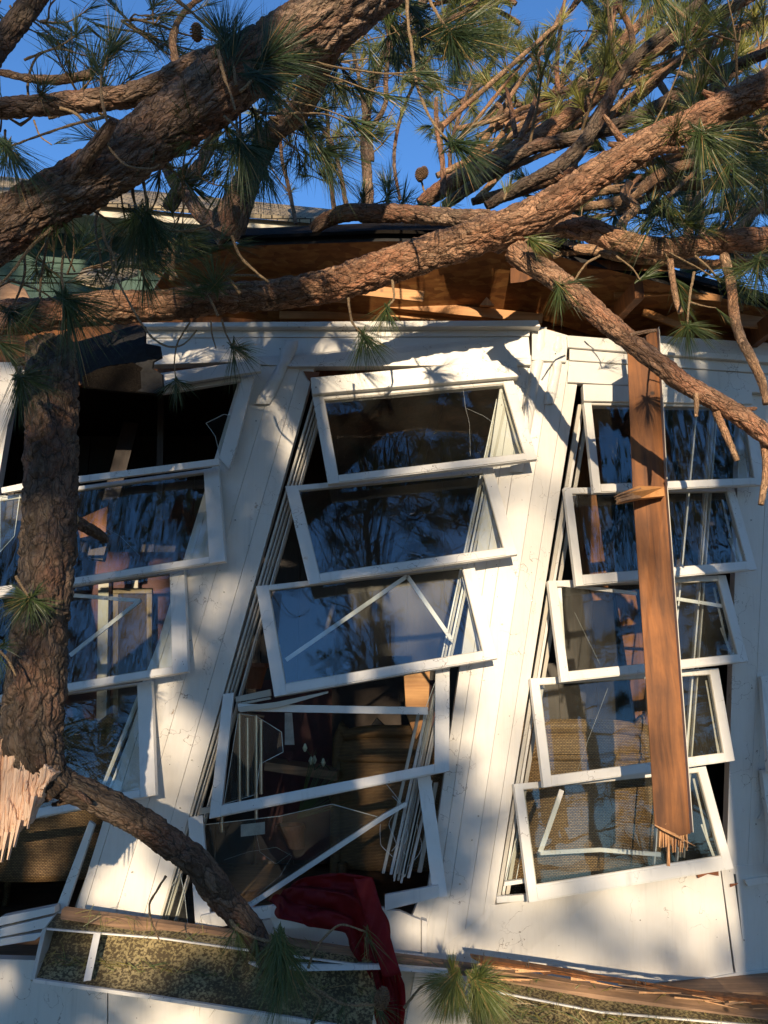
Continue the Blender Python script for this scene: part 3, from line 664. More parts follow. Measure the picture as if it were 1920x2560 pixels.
# potted flower and terracotta pots
def pot(x, y, Y, r, h, label, name='flower_pot', lean=0):
    b = P(x, y, Y); o = empty(name, b, label, 'pot')
    mb = MB(); prof = [(.62, 0), (.8, .45), (.95, .82), (1.08, .83), (1.08, 1.0), (.96, 1.0), (.9, .88)]
    n = 20; vs = []; fs = []
    for k, (pr, ph) in enumerate(prof):
        for i in range(n): a = i / n * 6.2832; vs.append(b + Vector((math.cos(a) * r * pr + lean * ph * h, math.sin(a) * r * pr, ph * h)))
    for k in range(len(prof) - 1):
        for i in range(n): fs.append((k * n + i, k * n + (i + 1) % n, (k + 1) * n + (i + 1) % n, (k + 1) * n + i))
    fs.append(tuple(reversed(range(n)))); mb.add(vs, fs); mb.build('pot', M['terracotta'], o, smooth=False); return o, b
pot(630, 1722, 4.6, .085, .14, 'terracotta pot in the gap left of the third middle window')
o, b = pot(742, 2120, 4.6, .07, .12, 'tipped terracotta pot spilling dry stalks behind the lowest middle opening', lean=-.3)
mb = MB(); rng = random.Random(5)
for i in range(60):
    d = Vector((rng.uniform(.1, 1), rng.uniform(-.3, .5), rng.uniform(.2, 1))).normalized()
    bar(mb, b + Vector((0, 0, .15)), b + Vector((0, 0, .15)) + d * rng.uniform(.15, .4), .006, .003, taper=.2)
mb.build('dry_leaves', M['needle'], o)
b = P(786, 1925, 4.75); o = empty('white_flower', b, 'small white-budded flower stem lying on the indoor shelf', 'flower')
mb = MB(); tube(mb, [b, b + Vector((-.01, 0, .06)), b + Vector((-.05, 0, .11))], [.003] * 3, 6); tube(mb, [b, b + Vector((.05, 0, .03)), b + Vector((.09, 0, .0))], [.003] * 3, 6); mb.build('stem', M['leafpot'], o)
for dx, dz in ((-.055, .12), (.0, .055), (-.02, .05), (.05, .04)):
    mb = MB(); n = 8
    c = b + Vector((dx, -.01, dz)); tube(mb, [c + Vector((0, 0, -.02)), c, c + Vector((0, 0, .025))], [.004, .014, .003], 8, .006); mb.build('bud', M['petal'], o, smooth=True)
# fallen black music-stand-like panel
b = P(955, 1905, 5.1); o = empty('tilted_lampshade', b, 'dark square shade tipped on one corner inside the middle room', 'lampshade')
mb = MB(); slab(mb, [(902, 1850), (942, 1795), (1010, 1862), (962, 1915)], Y=5.1, t=.14); mb.build('shade', M['tar'], o, bevel=.004)
mb = MB(); bar(mb, P(935, 1860, 5.08), P(905, 1975, 5.08), .012, .012); mb.build('stem', M['steel'], o)
b = P(722, 1850, 5.0); o = empty('paper_card', b, 'white paper card pinned up inside, left of the flower stem', 'card')
mb = MB(); slab(mb, [(712, 1782), (730, 1782), (736, 1862), (712, 1862)], Y=5.0, t=.004); mb.build('sheet', M['paper'], o)
mb = MB(); slab(mb, [(714, 1880), (732, 1880), (730, 1900), (720, 1904)], Y=4.99, t=.006); mb.build('seal', M['maroon'], o)

# stained board leaning in front of the right column
o = empty('broken_board', P(1680, 2100, 3.4), 'long stained brown board hanging upright in front of the right windows, snapped at its foot', 'board')
mb = MB()
fr = [P(1568, 870, 3.56), P(1642, 820, 3.56), P(1653, 1000, 3.54), P(1664, 1231, 3.50), P(1695, 1579, 3.44), P(1718, 1936, 3.38), P(1727, 2084, 3.36), P(1690, 2092, 3.36), P(1637, 2069, 3.37), P(1611, 1647, 3.43), P(1582, 1231, 3.50)]
prism(mb, fr, Vector((.012, .042, 0))); mb.build('plank', M['board'], o, bevel=.002)
mb = MB()
bar(mb, P(1644, 822, 3.555), P(1665, 1231, 3.495), .0035, .046); bar(mb, P(1665, 1231, 3.495), P(1728, 2080, 3.355), .0035, .046); mb.build('painted_edge', M['track'], o)
mb = MB(); rng = random.Random(3)
for i in range(26):
    x = 1648 + i * 2.6; ln = rng.choice([30, 42, 55, 48, 60]); 
    if i in (8, 9): ln = 95
    if i in (14, 15): ln = 20
    a = P(x, 2058, 3.385 + rng.uniform(-.012, .014)); b = P(x + rng.uniform(-4, 6), 2070 + ln, 3.385 + rng.uniform(-.02, .02)); bar(mb, a, b, .009, .014, taper=.35)
for i in range(7): bar(mb, P(1636 + i * 3, 2062 + i * 2, 3.34), P(1690 + i * 8, 2085 + i * 5, 3.33), .003, .003, taper=.3)
mb.build('splintered_end', M['split'], o)
o = empty('wood_block', P(1610, 1250, 3.4), 'short raw wood block nailed across the brown board with a split end', 'block')
mb = MB(); prism(mb, [P(1597, 1214, 3.40), P(1660, 1217, 3.44), P(1662, 1240, 3.44), P(1600, 1246, 3.36), P(1544, 1258, 3.2), P(1543, 1236, 3.2)], Vector((.01, .05, .004))); mb.build('block', M['lumber'], o, bevel=.002)
mb = MB()
for i in range(10): bar(mb, P(1600, 1222 + i * 2.4, 3.36), P(1541 + rng.uniform(-4, 8), 1236 + i * 2.3, 3.19), .006, .012, taper=.6)
mb.build('split_end', M['grey_wood'], o)

# fallen gutter
def gutter(name, secs, label, cap=True, straps=(), tvx=0):
    """secs: list of (top px, bottom px, Ytop, Ybottom, depth)"""
    o = empty(name, P(*secs[0][1], secs[0][3]), label, 'gutter', 'fallen gutter lengths')
    inside = MB(); outs = MB()
    prof = []
    for (t, b, Yt, Yb, dp) in secs:
        T_, B_ = P(*t, Yt), P(*b, Yb)
        bk = Vector((0, dp, .03))
        prof.append([T_, T_ + bk * .95, T_.lerp(B_, .35) + bk, T_.lerp(B_, .72) + bk * .85, T_.lerp(B_, .80) + bk * .62, B_ + bk * .35, B_])
    for i in range(len(prof) - 1):
        p, q = prof[i], prof[i + 1]
        for k in range(6): inside.add([p[k], q[k], q[k + 1], p[k + 1]], [(0, 1, 2, 3)])
        for k in range(6):
            d = Vector((0, .006, 0)); outs.add([p[k] + d, q[k] + d, q[k + 1] + d, p[k + 1] + d], [(0, 3, 2, 1)])
        bar(outs, p[6], q[6], .013, .016); bar(outs, p[0], q[0], .006, .012)
    inside.build('channel', M['moss'], o); outs.build('outer_shell', M['sash'], o, bevel=.001)
    if cap:
        mb = MB(); p = prof[0]; ins = p[:]
        prism(mb, ins, Vector((-.006, 0, 0))); bar(mb, p[0] + Vector((0, -.004, 0)), p[6] + Vector((0, -.004, 0)), .016, .012); mb.build('end_cap', M['track'], o)
    for (t1, b1, Yt, Yb) in straps:
        mb = MB(); bar(mb, P(*t1, Yt), P(*b1, Yb), .028, .003); mb.build('strap', M['sash'], o)
    return o
gutter('gutter', [((113, 2322), (84, 2450), 3.50, 3.36, .12), ((400, 2345), (380, 2492), 3.47, 3.33, .12), ((690, 2385), (640, 2532), 3.45, 3.31, .12), ((960, 2420), (930, 2580), 3.45, 3.30, .12)],
       'fallen white gutter at lower left, its open side out, inside speckled with moss', straps=[((243, 2334), (218, 2452), 3.47, 3.34)])
gutter('gutter', [((1190, 2470), (1180, 2570), 3.46, 3.36, .12), ((1500, 2530), (1480, 2650), 3.46, 3.36, .12), ((1960, 2570), (1950, 2700), 3.46, 3.36, .12)],
       'mossy gutter length at lower right, half hidden under the torn lumber', cap=False)
# long lumber across the bottom
o = empty('fascia_board', P(600, 2390, 3.5), 'long weathered board lying on the gutter, from the left post to the lower right corner', 'board')
mb = MB()
prism(mb, [P(153, 2274, 3.56), P(584, 2333, 3.54), P(960, 2388, 3.52), P(1200, 2420, 3.5), P(1500, 2470, 3.48), P(1960, 2528, 3.46), P(1960, 2556, 3.42), P(1500, 2500, 3.44), P(1200, 2446, 3.46), P(960, 2412, 3.48), P(582, 2364, 3.5), P(150, 2298, 3.52)], Vector((0, .04, .004)))
mb.build('plank', M['grey_wood'], o, bevel=.003)
mb = MB(); prism(mb, [P(620, 2408, 3.45), P(960, 2412, 3.44), P(1120, 2425, 3.44), P(1120, 2436, 3.44), P(960, 2424, 3.43), P(760, 2428, 3.43), P(640, 2418, 3.44)], Vector((0, .02, 0))); mb.build('flashing_strip', M['sash'], o)
o = empty('torn_lumber', P(1400, 2450, 3.45), 'reddish torn lumber with bent nails resting on the long board at lower right', 'board')
mb = MB()
top = [(1177, 2394), (1300, 2412), (1450, 2436), (1600, 2466), (1750, 2486), (1960, 2504)]; rng = random.Random(8)
pts = [P(x, y, 3.44) for x, y in top] + [P(x, y + 14 + rng.uniform(-6, 6), 3.42) for x, y in [(1960 - i * 26, 2508 - i * 3.9) for i in range(30)]]
prism(mb, pts, Vector((0, .05, 0))); mb.build('plank', M['board'], o, bevel=.002)
for i in range(15):
    x = rng.uniform(1180, 1900); y = 2398 + (x - 1177) * .15; mb = MB(); L_ = rng.uniform(40, 130)
    bar(mb, P(x, y + rng.uniform(2, 22), 3.43), P(x + L_, y + L_ * .15 + rng.uniform(-2, 24), 3.42), rng.uniform(.004, .012), .008, taper=.15); mb.build('splinter', M['split' if i % 3 else 'grey_wood'], o)
for i in range(10): 
    x = rng.choice([1200, 1210, 1222, 1570, 1582, 1592, 1600, 1612, 1625, 1318]) + rng.uniform(-3, 3); y = 2404 + (x - 1177) * .16
    mb = MB(); tube(mb, [P(x, y, 3.44), P(x + rng.uniform(-3, 4), y - rng.uniform(14, 34), 3.42)], [.0016, .0014], 6); mb.build('nail', M['nail'], o)
mb = MB(); 
for i in range(14): bar(mb, P(1170 + i * 5, 2426 + i * 1.5, 3.43), P(1240 + i * 7, 2452 + rng.uniform(-4, 4), 3.42), .008, .006, taper=.2)
mb.build('splinters', M['split'], o)
# broken white panels behind the scarf
o = empty('wall_debris', P(1000, 2390, 3.7), 'white boxed panel piece standing under the lowest middle window, right of the scarf', 'panel', 'white wall debris under the middle windows')
mb = MB(); slab(mb, [(950, 2275), (1000, 2278), (1036, 2294), (1052, 2300), (1052, 2420), (950, 2410)], Y=3.74, t=.03); slab(mb, [(1054, 2300), (1068, 2304), (1066, 2420), (1054, 2420)], Y=3.73, t=.05); mb.build('sheet', M['white'], o, bevel=.002)
o = empty('wall_debris', P(740, 2380, 3.7), 'sunlit white panel pieces stacked under the red scarf', 'panel', 'white wall debris under the middle windows')
mb = MB(); slab(mb, [(655, 2302), (700, 2296), (960, 2270), (980, 2420), (700, 2395)], Y=3.72, t=.03); slab(mb, [(660, 2270), (740, 2282), (960, 2285), (960, 2305), (690, 2325)], Y=3.66, t=.02); slab(mb, [(700, 2372), (940, 2378), (1060, 2390), (1060, 2400), (760, 2402)], Y=3.60, t=.02)
mb.build('sheet', M['white'], o, bevel=.002)
# torn roofing hanging at left
o = empty('torn_roofing', P(300, 900, 3.5), 'black torn slab of shingle roofing hanging below the left end of the long limb', 'roofing')
mb = MB(); prism(mb, [P(170, 860, 3.55), P(340, 812, 3.5), P(362, 815, 3.48), P(362, 858, 3.46), P(398, 865, 3.45), P(403, 895, 3.44), P(382, 905, 3.44), P(380, 922, 3.43), P(404, 936, 3.42), P(408, 975, 3.42), P(390, 984, 3.42), P(200, 962, 3.5)], Vector((0, .03, .01))); mb.build('tar_sheet', M['tar'], o, bevel=.004)
M['shingle'].node_tree.nodes['Principled BSDF'].inputs['Specular IOR Level'].default_value = .1
mb = MB(); rng = random.Random(2)
edge = [(205, 940), (260, 915), (330, 905), (368, 925), (384, 940), (402, 940), (408, 978), (392, 986), (300, 978), (205, 968)]
prism(mb, [P(x, y, 3.44) for x, y in edge], Vector((0, .02, 0))); mb.build('shingle_layer', M['shingle'], o, bevel=.003)

# red scarf
o = empty('red_scarf', P(860, 2300, 3.45), 'sheer dark red scarf draped over the broken sill and trailing down to the gutter', 'scarf')
mb = MB()
Lp = [(667, 2250), (690, 2268), (700, 2296), (752, 2310), (790, 2318), (858, 2332), (890, 2380), (918, 2440), (940, 2500), (948, 2600)]
Rp = [(735, 2212), (770, 2192), (815, 2184), (865, 2182), (915, 2192), (938, 2230), (962, 2300), (985, 2370), (1004, 2460), (1010, 2600)]
n, m_ = 90, 34; vs = []
for i in range(n + 1):
    t = i / n * (len(Lp) - 1); a = min(int(t), len(Lp) - 2); L_ = lerp(Lp[a], Lp[a + 1], t - a); R_ = lerp(Rp[a], Rp[a + 1], t - a)
    for j in range(m_ + 1):
        u = j / m_; q = lerp(L_, R_, u); tt = i / n
        fold = .020 * math.sin(u * 15 + tt * 7 + 1.5 * math.sin(tt * 9)) + .012 * noise.noise(Vector((u * 6, tt * 9, 2))) + .006 * math.sin(u * 41 + tt * 12) + .022 * noise.noise(Vector((u * 13 + tt * 4, tt * 16, 5))) + .010 * abs(noise.noise(Vector((u * 26, tt * 30, 8))))
        Y = 3.50 - .10 * math.sin(min(tt * 1.4, 1) * math.pi) - .03 * tt + fold * 1.1
        vs.append(P(q[0] + 9 * math.sin(tt * 26 + u * 3) * (1 if u in (0, 1) else .4), q[1] + 5 * math.sin(u * 19), Y))
fs = [(i * (m_ + 1) + j, i * (m_ + 1) + j + 1, (i + 1) * (m_ + 1) + j + 1, (i + 1) * (m_ + 1) + j) for i in range(n) for j in range(m_)]
mb.add(vs, fs); sc_ = mb.build('cloth', M['scarf'], o, smooth=True)
sd = sc_.modifiers.new('s', 'SOLIDIFY'); sd.thickness = .0015
mb = MB(); vs = []
for i in range(31):
    t = i / 30; q = lerp((928, 2195), (1000, 2440), t); 
    for j in range(7): vs.append(P(q[0] - 44 + j * 8, q[1] + 3 * math.sin(j), 3.345 + .01 * math.sin(t * 20 + j)))
mb.add(vs, [(i * 7 + j, i * 7 + j + 1, i * 7 + j + 8, i * 7 + j + 7) for i in range(30) for j in range(6)]); h_ = mb.build('hem_band', M['scarf'], o, smooth=True)
h_.modifiers.new('s', 'SOLIDIFY').thickness = .0015

def shard(pp, off, mat='glass_dirty'):
    mb = MB(); slab(mb, pp, off, .003); o_ = mb.build('glass_shard', M[mat], SR)
    em = MB()
    for i in range(len(pp)): bar(em, W(*pp[i], off + .001), W(*pp[(i + 1) % len(pp)], off + .001), .0025, .003)
    em.build('shard_edge', M['shard_edge'], o_)
M['shard_edge'] = mat_plain('bright_glass_edge', (.55, .60, .58), .15)
shard([(508, 2062), (700, 2040), (830, 2010), (958, 2046), (880, 2098), (640, 2250), (520, 2285)], -.01)
shard([(515, 1058), (560, 1036), (578, 1040), (550, 1140), (538, 1090)], .02, 'glass')
shard([(596, 1784), (640, 1790), (704, 1830), (708, 1880), (650, 1910), (640, 1986), (560, 2010)], .02)
shard([(1090, 1700), (1084, 1760), (1066, 1850), (1050, 1900), (1060, 1780)], .01)
shard([(1300, 2060), (1312, 2080), (1290, 2200), (1262, 2208)], -.02)
shard([(380, 2300), (450, 2180), (462, 2240), (470, 2316)], -.01)
shard([(0, 1240), (50, 1235), (36, 1340), (0, 1380)], .06)
def crack(pp, off):
    mb = MB()
    for i in range(len(pp) - 1): bar(mb, W(*pp[i], off), W(*pp[i + 1], off), .0005, .0005)
    mb.build('crack', M['shard_edge'], SR)
crack([(1158, 975), (1164, 1020), (1174, 1060), (1176, 1140)], .115)
crack([(1164, 1020), (1210, 1040), (1240, 1062)], .10)
crack([(560, 2150), (620, 2130), (690, 2118), (730, 2140), (700, 2190), (640, 2240)], .004)
crack([(640, 2080), (650, 2130), (690, 2160), (726, 2134)], .004)
crack([(1436, 1530), (1470, 1600), (1500, 1660)], .10)
crack([(1520, 1720), (1470, 1850), (1440, 1940)], .10)
crack([(230, 1300), (300, 1340), (350, 1390)], .10)
rng = random.Random(31)
for (x, y, x2, y2, sg) in ((985, 1990, 978, 2128, 40), (1000, 2010, 1020, 2140, -34), (968, 1960, 1010, 2120, 24), (1040, 2060, 1000, 2190, 30), (950, 2060, 990, 2150, -20)):
    mb = MB(); pts = [W(x + (x2 - x) * t / 5 + sg * math.sin(math.pi * t / 5) + rng.uniform(-4, 4), y + (y2 - y) * t / 5, -.02 + rng.uniform(-.02, .02)) for t in range(6)]
    tube(mb, pts, [.0013] * 6, 5, .01); mb.build('loose_wire', M['sash'], SR)
for (x, y) in ((640, 1052), (588, 1300), (622, 1364), (628, 1452), (520, 1723), (450, 2020), (700, 950), (560, 1480), (480, 1900), (395, 2090), (330, 2180), (1196, 2040), (1330, 1502), (1210, 1700), (1180, 2100), (1300, 1100), (1400, 960), (1255, 1560), (1150, 2210), (1390, 880), (1264, 902), (1145, 933), (850, 952), (790, 968), (1262, 860), (960, 866), (700, 872), (520, 868), (1878, 1300), (1880, 1720), (1890, 2060), (1860, 2350), (1600, 2300), (1300, 2330), (1860, 970), (1700, 960), (1500, 940)):
    mb = MB(); p_ = W(x, y, .031 if 840 < y < 915 else .08 if y < 985 and 770 < x < 1300 else .004); tube(mb, [p_, p_ - Vector((0, .0025, 0))], [.0042, .0036], 8, .01); mb.build('nail_head', M['nail'], SR)

# ================================================================== HOUSE BEHIND (left)
hb = empty('house', P(150, 700, 6), 'green sided house with shingle roof and cream eaves behind the sunroom at left', 'house')
mb = MB()
for i in range(8):
    y0 = 575 + i * 36; slab(mb, [(-200, y0), (520, y0 + 24), (520, y0 + 58), (-200, y0 + 34)], Y=6.0 - .0, t=.02)
slab(mb, [(-220, 560), (560, 590), (560, 900), (-220, 900)], Y=6.03, t=.1)
mb.build('wall', M['greenboard'], hb, bevel=.003)
mb = MB()
slab(mb, [(-200, 455), (420, 530), (820, 560), (820, 580), (420, 556), (-200, 500)], Y=5.5, t=.05)
slab(mb, [(-200, 505), (420, 560), (600, 575), (600, 600), (330, 590), (-200, 560)], Y=[5.55, 5.55, 5.55, 5.95, 5.95, 5.95], t=.02)
mb.build('eaves', M['soffit'], hb, bevel=.004)
mb = MB(); r0 = [P(-300, 470, 5.45), P(830, 562, 5.45), P(860, 536, 6.6), P(-300, 420, 6.6)]
prism(mb, r0, Vector((0, 0, .04))); mb.build('roof', M['shroof'], hb)
# roof of the collapsed link: shingles lit low at left
o = empty('roof_debris', P(260, 680, 4.6), 'slumped weathered shingle flap between the green wall and the long limb', 'roofing')
mb = MB(); prism(mb, [P(190, 700, 4.3), P(205, 680, 4.5), P(340, 650, 4.7), P(345, 690, 4.5), P(260, 720, 4.2), P(215, 716, 4.2)], Vector((0, .0, .02))); mb.build('shingle_layer', M['shroof'], o)
mb = MB(); prism(mb, [P(0, 700, 4.2), P(60, 720, 4.2), P(80, 760, 4.1), P(0, 770, 4.1)], Vector((0, .03, 0))); mb.build('split_board', M['grey_wood'], o)

# ================================================================== PINES
class NB:
    """needle bundles gathered into one mesh"""
    def __init__(s, seed=0): s.r = np.random.default_rng(seed); s.v = []; s.tv = []; s.n = 0
    def tuft(s, base, d, L, n, spread=.55, droop=.12, stem=.45, w=.0026, tv=.4):
        r = s.r; d = np.array(d, float); d /= np.linalg.norm(d); base = np.array(base, float)
        a = np.cross(d, [0, 1, .3]); a /= np.linalg.norm(a); b = np.cross(d, a)
        ph = r.random(n) * 6.2832; k = r.random(n); th = spread * (.25 + .95 * r.random(n)) * (1.25 - .7 * k)
        dirs = np.cos(th)[:, None] * d + np.sin(th)[:, None] * (np.cos(ph)[:, None] * a + np.sin(ph)[:, None] * b)
        st = base - d * L * stem * (1 - k)[:, None]
        ln = L * (.72 + .38 * r.random(n))
        mid = st + dirs * (ln * .5)[:, None]; g = np.array([0, 0, -1.0])
        bend = r.normal(0, .06, (n, 3)) * ln[:, None]
        mid = mid + g * (droop * ln * .25)[:, None] + bend * .3
        tip = st + dirs * ln[:, None] + g * (droop * ln)[:, None] + bend
        rv = r.normal(0, 1, (n, 3)) + np.array([0, 1.2, 0]); sd = np.cross(dirs, rv); sd /= np.linalg.norm(sd, axis=1)[:, None]; sd *= w / 2
        s.v.append(np.stack([st - sd, st + sd, mid + sd, mid - sd, tip], 1).reshape(-1, 3))
        t = np.clip(tv + r.normal(0, .10, n), 0, .9); t = np.where(r.random(n) < .05, .97, t)
        s.tv.append(np.repeat(t, 5)); s.n += n
    def build(s, name, mat, parent, label=None):
        if not s.n: return None
        v = np.concatenate(s.v) - np.array(root_loc(parent)); tv = np.concatenate(s.tv)
        me = bpy.data.meshes.new(name); n = s.n
        me.vertices.add(n * 5); me.vertices.foreach_set('co', v.astype(np.float32).ravel())
        i = np.arange(n)[:, None] * 5
        loops = np.concatenate([i + 0, i + 1, i + 2, i + 3, i + 3, i + 2, i + 4], 1).ravel()
        me.loops.add(n * 7); me.loops.foreach_set('vertex_index', loops.astype(np.int32))
        ls = (np.arange(n)[:, None] * 7 + np.array([0, 4])).ravel(); me.polygons.add(n * 2)
        me.polygons.foreach_set('loop_start', ls.astype(np.int32))
        at = me.attributes.new('tv', 'FLOAT', 'POINT'); at.data.foreach_set('value', tv.astype(np.float32))
        me.materials.append(mat); me.update(calc_edges=True); me.validate()
        o = bpy.data.objects.new(name, me); COL.objects.link(o); o.parent = parent
        if label: o['label'] = label
        return o

def lpx(pp, wid, Y):
    """pixel polyline + pixel widths + depth(s) -> world points and radii"""
    n = len(pp); Ys = Y if hasattr(Y, '__len__') else [Y] * n; ws = wid if hasattr(wid, '__len__') else [wid] * n
    if len(ws) == 2 and n > 2: ws = [ws[0] + (ws[1] - ws[0]) * i / (n - 1) for i in range(n)]
    if len(Ys) == 2 and n > 2: Ys = [Ys[0] + (Ys[1] - Ys[0]) * i / (n - 1) for i in range(n)]
    pts = [P(x, y, Yi) for (x, y), Yi in zip(pp, Ys)]
    return pts, [w / 2 * mpp(p) for w, p in zip(ws, pts)]
def limb(name, parent, pp, wid, Y, mat='bark', seed=0, plates=.006, seg=None, stubs=0, rough=.12, label=None, endcap=False, smooth=True):
    pts, rs = lpx(pp, wid, Y); rs = [q * (.88 if parent.name == 'fallen_pine' else .94) for q in rs]; rm = max(rs)
    if rm < .032 and mat + '_fine' in M: mat += '_fine'
    mb = MB(); seg = seg or (64 if rm > .045 else 36 if rm > .02 else 14)
    ps, T = tube(mb, pts, rs, seg, step=max(rm * .08, .0055) if rm > .02 else max(rm * .5, .008), rough=rough, plates=plates if rm > .012 else 0, seed=seed, endcap=1 if endcap else None)
    rng = random.Random(seed)
    for k in range(stubs):
        i = rng.randrange(3, len(ps) - 3); a = rng.uniform(0, 6.28)
        d = (Vector((math.cos(a), -abs(math.sin(a)) * .5, math.sin(a))) + T[i] * rng.uniform(-.6, .9)).normalized()
        L = rm * rng.uniform(1.4, 2.6); tube(mb, [ps[i], ps[i] + d * L * .7, ps[i] + d * L], [rm * .26, rm * .17, rm * .10], 8, rough=.3, seed=seed + k)
    o = mb.build(name, [M[mat], M['split']], parent, smooth=smooth, label=label)
    return o, ps, T
def twig(mb, pts, r0, r1, seed=0, seg=6):
    rs = [r0 + (r1 - r0) * i / (len(pts) - 1) for i in range(len(pts))]
    return tube(mb, pts, rs, seg, step=.012, rough=.35, seed=seed)
def sprig(tree, pp, Y, w=9, tufts=(), L=140, n=70, tv=.4, name='sprig', mat='needle', droop=.14, spread=.47):
    """thin twig (pixel path) with needle brushes: tufts = [(index into path or (x,y), (dx,dy), scale)]"""
    pts, rs = lpx(pp, [w, w * .6], Y)
    if len(pts) == 2: pts = [pts[0], pts[0].lerp(pts[1], .5) + Vector((.004, .004, .004)), pts[1]]; rs = [rs[0], rs[0], rs[-1]]
    mb = MB(); tube(mb, pts, rs, 7, step=.010, rough=.45, seed=int(pp[0][0]) % 97)
    o = mb.build(name, M['twig'], tree, smooth=False)
    if tufts:
        nb = NB(int(abs(pp[-1][0] * 7 + pp[-1][1])) + 1); rr = random.Random(int(abs(pp[0][0])) + 3)
        for (ix, dpx, sc) in tufts:
            b = pts[ix] if isinstance(ix, int) else P(*ix, pts[-1].y)
            k = mpp(b); d = Vector((dpx[0], rr.uniform(-.45, .25), -dpx[1])); d.normalize()
            nb.tuft(b + d * .03, d, L * sc * k * .92, int(n * (.52 + .42 * sc)), spread * rr.uniform(.7, 1.15), droop, w=max(.0017, 1.2 * k), tv=tv)
        nb.build('needles', M[mat], o)
    return o
def bough(tree, ps, T, n_side, seed, Lr=(.25, .8), up=.6, tv=.6, mat='needle_sun_tint', nn=34, needL=.17, r=.009, t0=.1, side_bias=(0, 0, 0), w=.0034, dens=3, name='twigs'):
    """side twigs with needle brushes grown along a limb; one bark mesh, one needle mesh"""
    rng = random.Random(seed); mb = MB(); nb = NB(seed)
    for k in range(n_side):
        i = int((t0 + (1 - t0) * rng.random()) * (len(ps) - 1)); L = rng.uniform(*Lr)
        d = (T[i] * rng.uniform(.2, 1.0) + Vector((rng.uniform(-1, 1), rng.uniform(-.8, .8), rng.uniform(-.5, 1) * up + up * .3)) + Vector(side_bias)).normalized()
        p = ps[i]; pts = [p]; 
        for j in range(4):
            d = (d + Vector((rng.uniform(-.3, .3), rng.uniform(-.25, .25), rng.uniform(-.22, .3)))).normalized(); p = p + d * L / 4; pts.append(p)
        twig(mb, pts, r * rng.uniform(.6, 1.2), r * .35, seed + k, 5)
        nb.tuft(pts[-1], d, needL * rng.uniform(.8, 1.15), nn, .6, .12, w=w, tv=tv + rng.uniform(-.15, .15))
        for q in range(dens):
            j = rng.choice([1, 2, 3, 3]); e = (d + Vector((rng.uniform(-1, 1), rng.uniform(-1, 1), rng.uniform(-.6, 1)))).normalized()
            m_ = pts[j] + e * L * rng.uniform(.12, .3)
            twig(mb, [pts[j], pts[j].lerp(m_, .5) + Vector((0, 0, .01)), m_], r * .4, r * .25, seed + k + q, 4)
            if rng.random() < .85: nb.tuft(m_, e, needL * rng.uniform(.7, 1.1), nn, .6, .12, w=w, tv=tv + rng.uniform(-.15, .15))
    o = mb.build(name, M['twig'], tree); nb.build('needles', M[mat], o); return o
def cone(tree, px, py, Y, s, dirv=(0, 0, -1), name='pine_cone'):
    """one cone: overlapping rows of scales on an egg-shaped core"""
    s *= .74; c = P(px, py, Y); d = Vector(dirv).normalized(); a = d.cross(Vector((0, 1, .2))).normalized(); b = d.cross(a)
    mb = MB(); tube(mb, [c - d * s * .5, c - d * s * .2, c + d * s * .2, c + d * s * .5], [s * .12, s * .27, s * .22, s * .05], 10, s * .1)
    for r_ in range(10):
        t = r_ / 9; rad = s * (.10 + .30 * math.sin(math.pi * (t * .85 + .12)) ** .8); n = 10
        for i in range(n):
            th = 6.2832 * (i + .5 * (r_ % 2)) / n; e = a * math.cos(th) + b * math.sin(th); p = c + d * s * (t - .5)
            q = p + e * rad; tn = d.cross(e) * s * .085
            mb.add([p + e * rad * .4, q - tn - d * s * .02, q + e * s * .05 + d * s * .05, q + tn - d * s * .02, q - d * s * .05], [(0, 1, 2), (0, 2, 3), (0, 4, 1), (0, 3, 4), (1, 4, 2), (2, 4, 3)])
    return mb.build(name, M['bronze'], tree)

def litter(parent, quad, Y, n, seed, L=.09):
    nb = NB(seed); rg = random.Random(seed)
    for i in range(n):
        u, v = rg.random(), rg.random(); a_ = lerp(quad[0], quad[1], u); b_ = lerp(quad[3], quad[2], u); q = lerp(a_, b_, v)
        an = rg.uniform(0, 6.28); nb.tuft(P(q[0], q[1], Y - .004 * v), (math.cos(an), rg.uniform(-.3, .1), math.sin(an) * .6), L, 2, .3, .1, w=.0022, tv=rg.choice([.5, .93, .97, .9]))
    o_ = nb.build('needle_litter', M['needle'], parent); o_['kind'] = 'stuff'
GT = [o_ for o_ in bpy.data.objects if o_.name.startswith('gutter') and o_.type == 'EMPTY']
litter(GT[0], [(120, 2380), (960, 2480), (940, 2560), (100, 2440)], 3.44, 190, 41)
litter(GT[1], [(1190, 2490), (1900, 2590), (1900, 2640), (1190, 2550)], 3.42, 120, 42)
litter([o_ for o_ in bpy.data.objects if o_.name == 'fascia_board'][0], [(160, 2276), (1900, 2530), (1900, 2550), (160, 2298)], 3.47, 90, 43)
# ---- A: great trunk crossing the upper left
TA = empty('fallen_pine', P(-60, 640, 2.15), 'thick flaky-barked pine trunk slanting across the upper left above the windows', 'pine tree')
oA, psA, TTA = limb('trunk', TA, [(-700, 1010), (-160, 680), (0, 578), (130, 500), (270, 425), (393, 335), (500, 258), (575, 200), (700, 120), (830, 40), (960, -70), (1080, -160), (1500, -480)], [130, 140, 138, 142, 150, 152, 160, 168, 165, 165, 170, 170, 175], [2.1, 2.15, 2.2, 2.22, 2.25, 2.3, 2.32, 2.35, 2.4, 2.45, 2.5, 2.5, 2.6], 'bark', 1, .012, 150, stubs=3, rough=.10)
limb('limb', TA, [(600, 160), (540, 145), (470, 170), (400, 205), (320, 240), (220, 252), (120, 262), (0, 270), (-80, 272)], [70, 62, 60, 60, 60, 62, 60, 54, 54], [2.42, 2.45, 2.48, 2.5, 2.5, 2.5, 2.5, 2.5, 2.5], 'bark', 2, .006, 48)
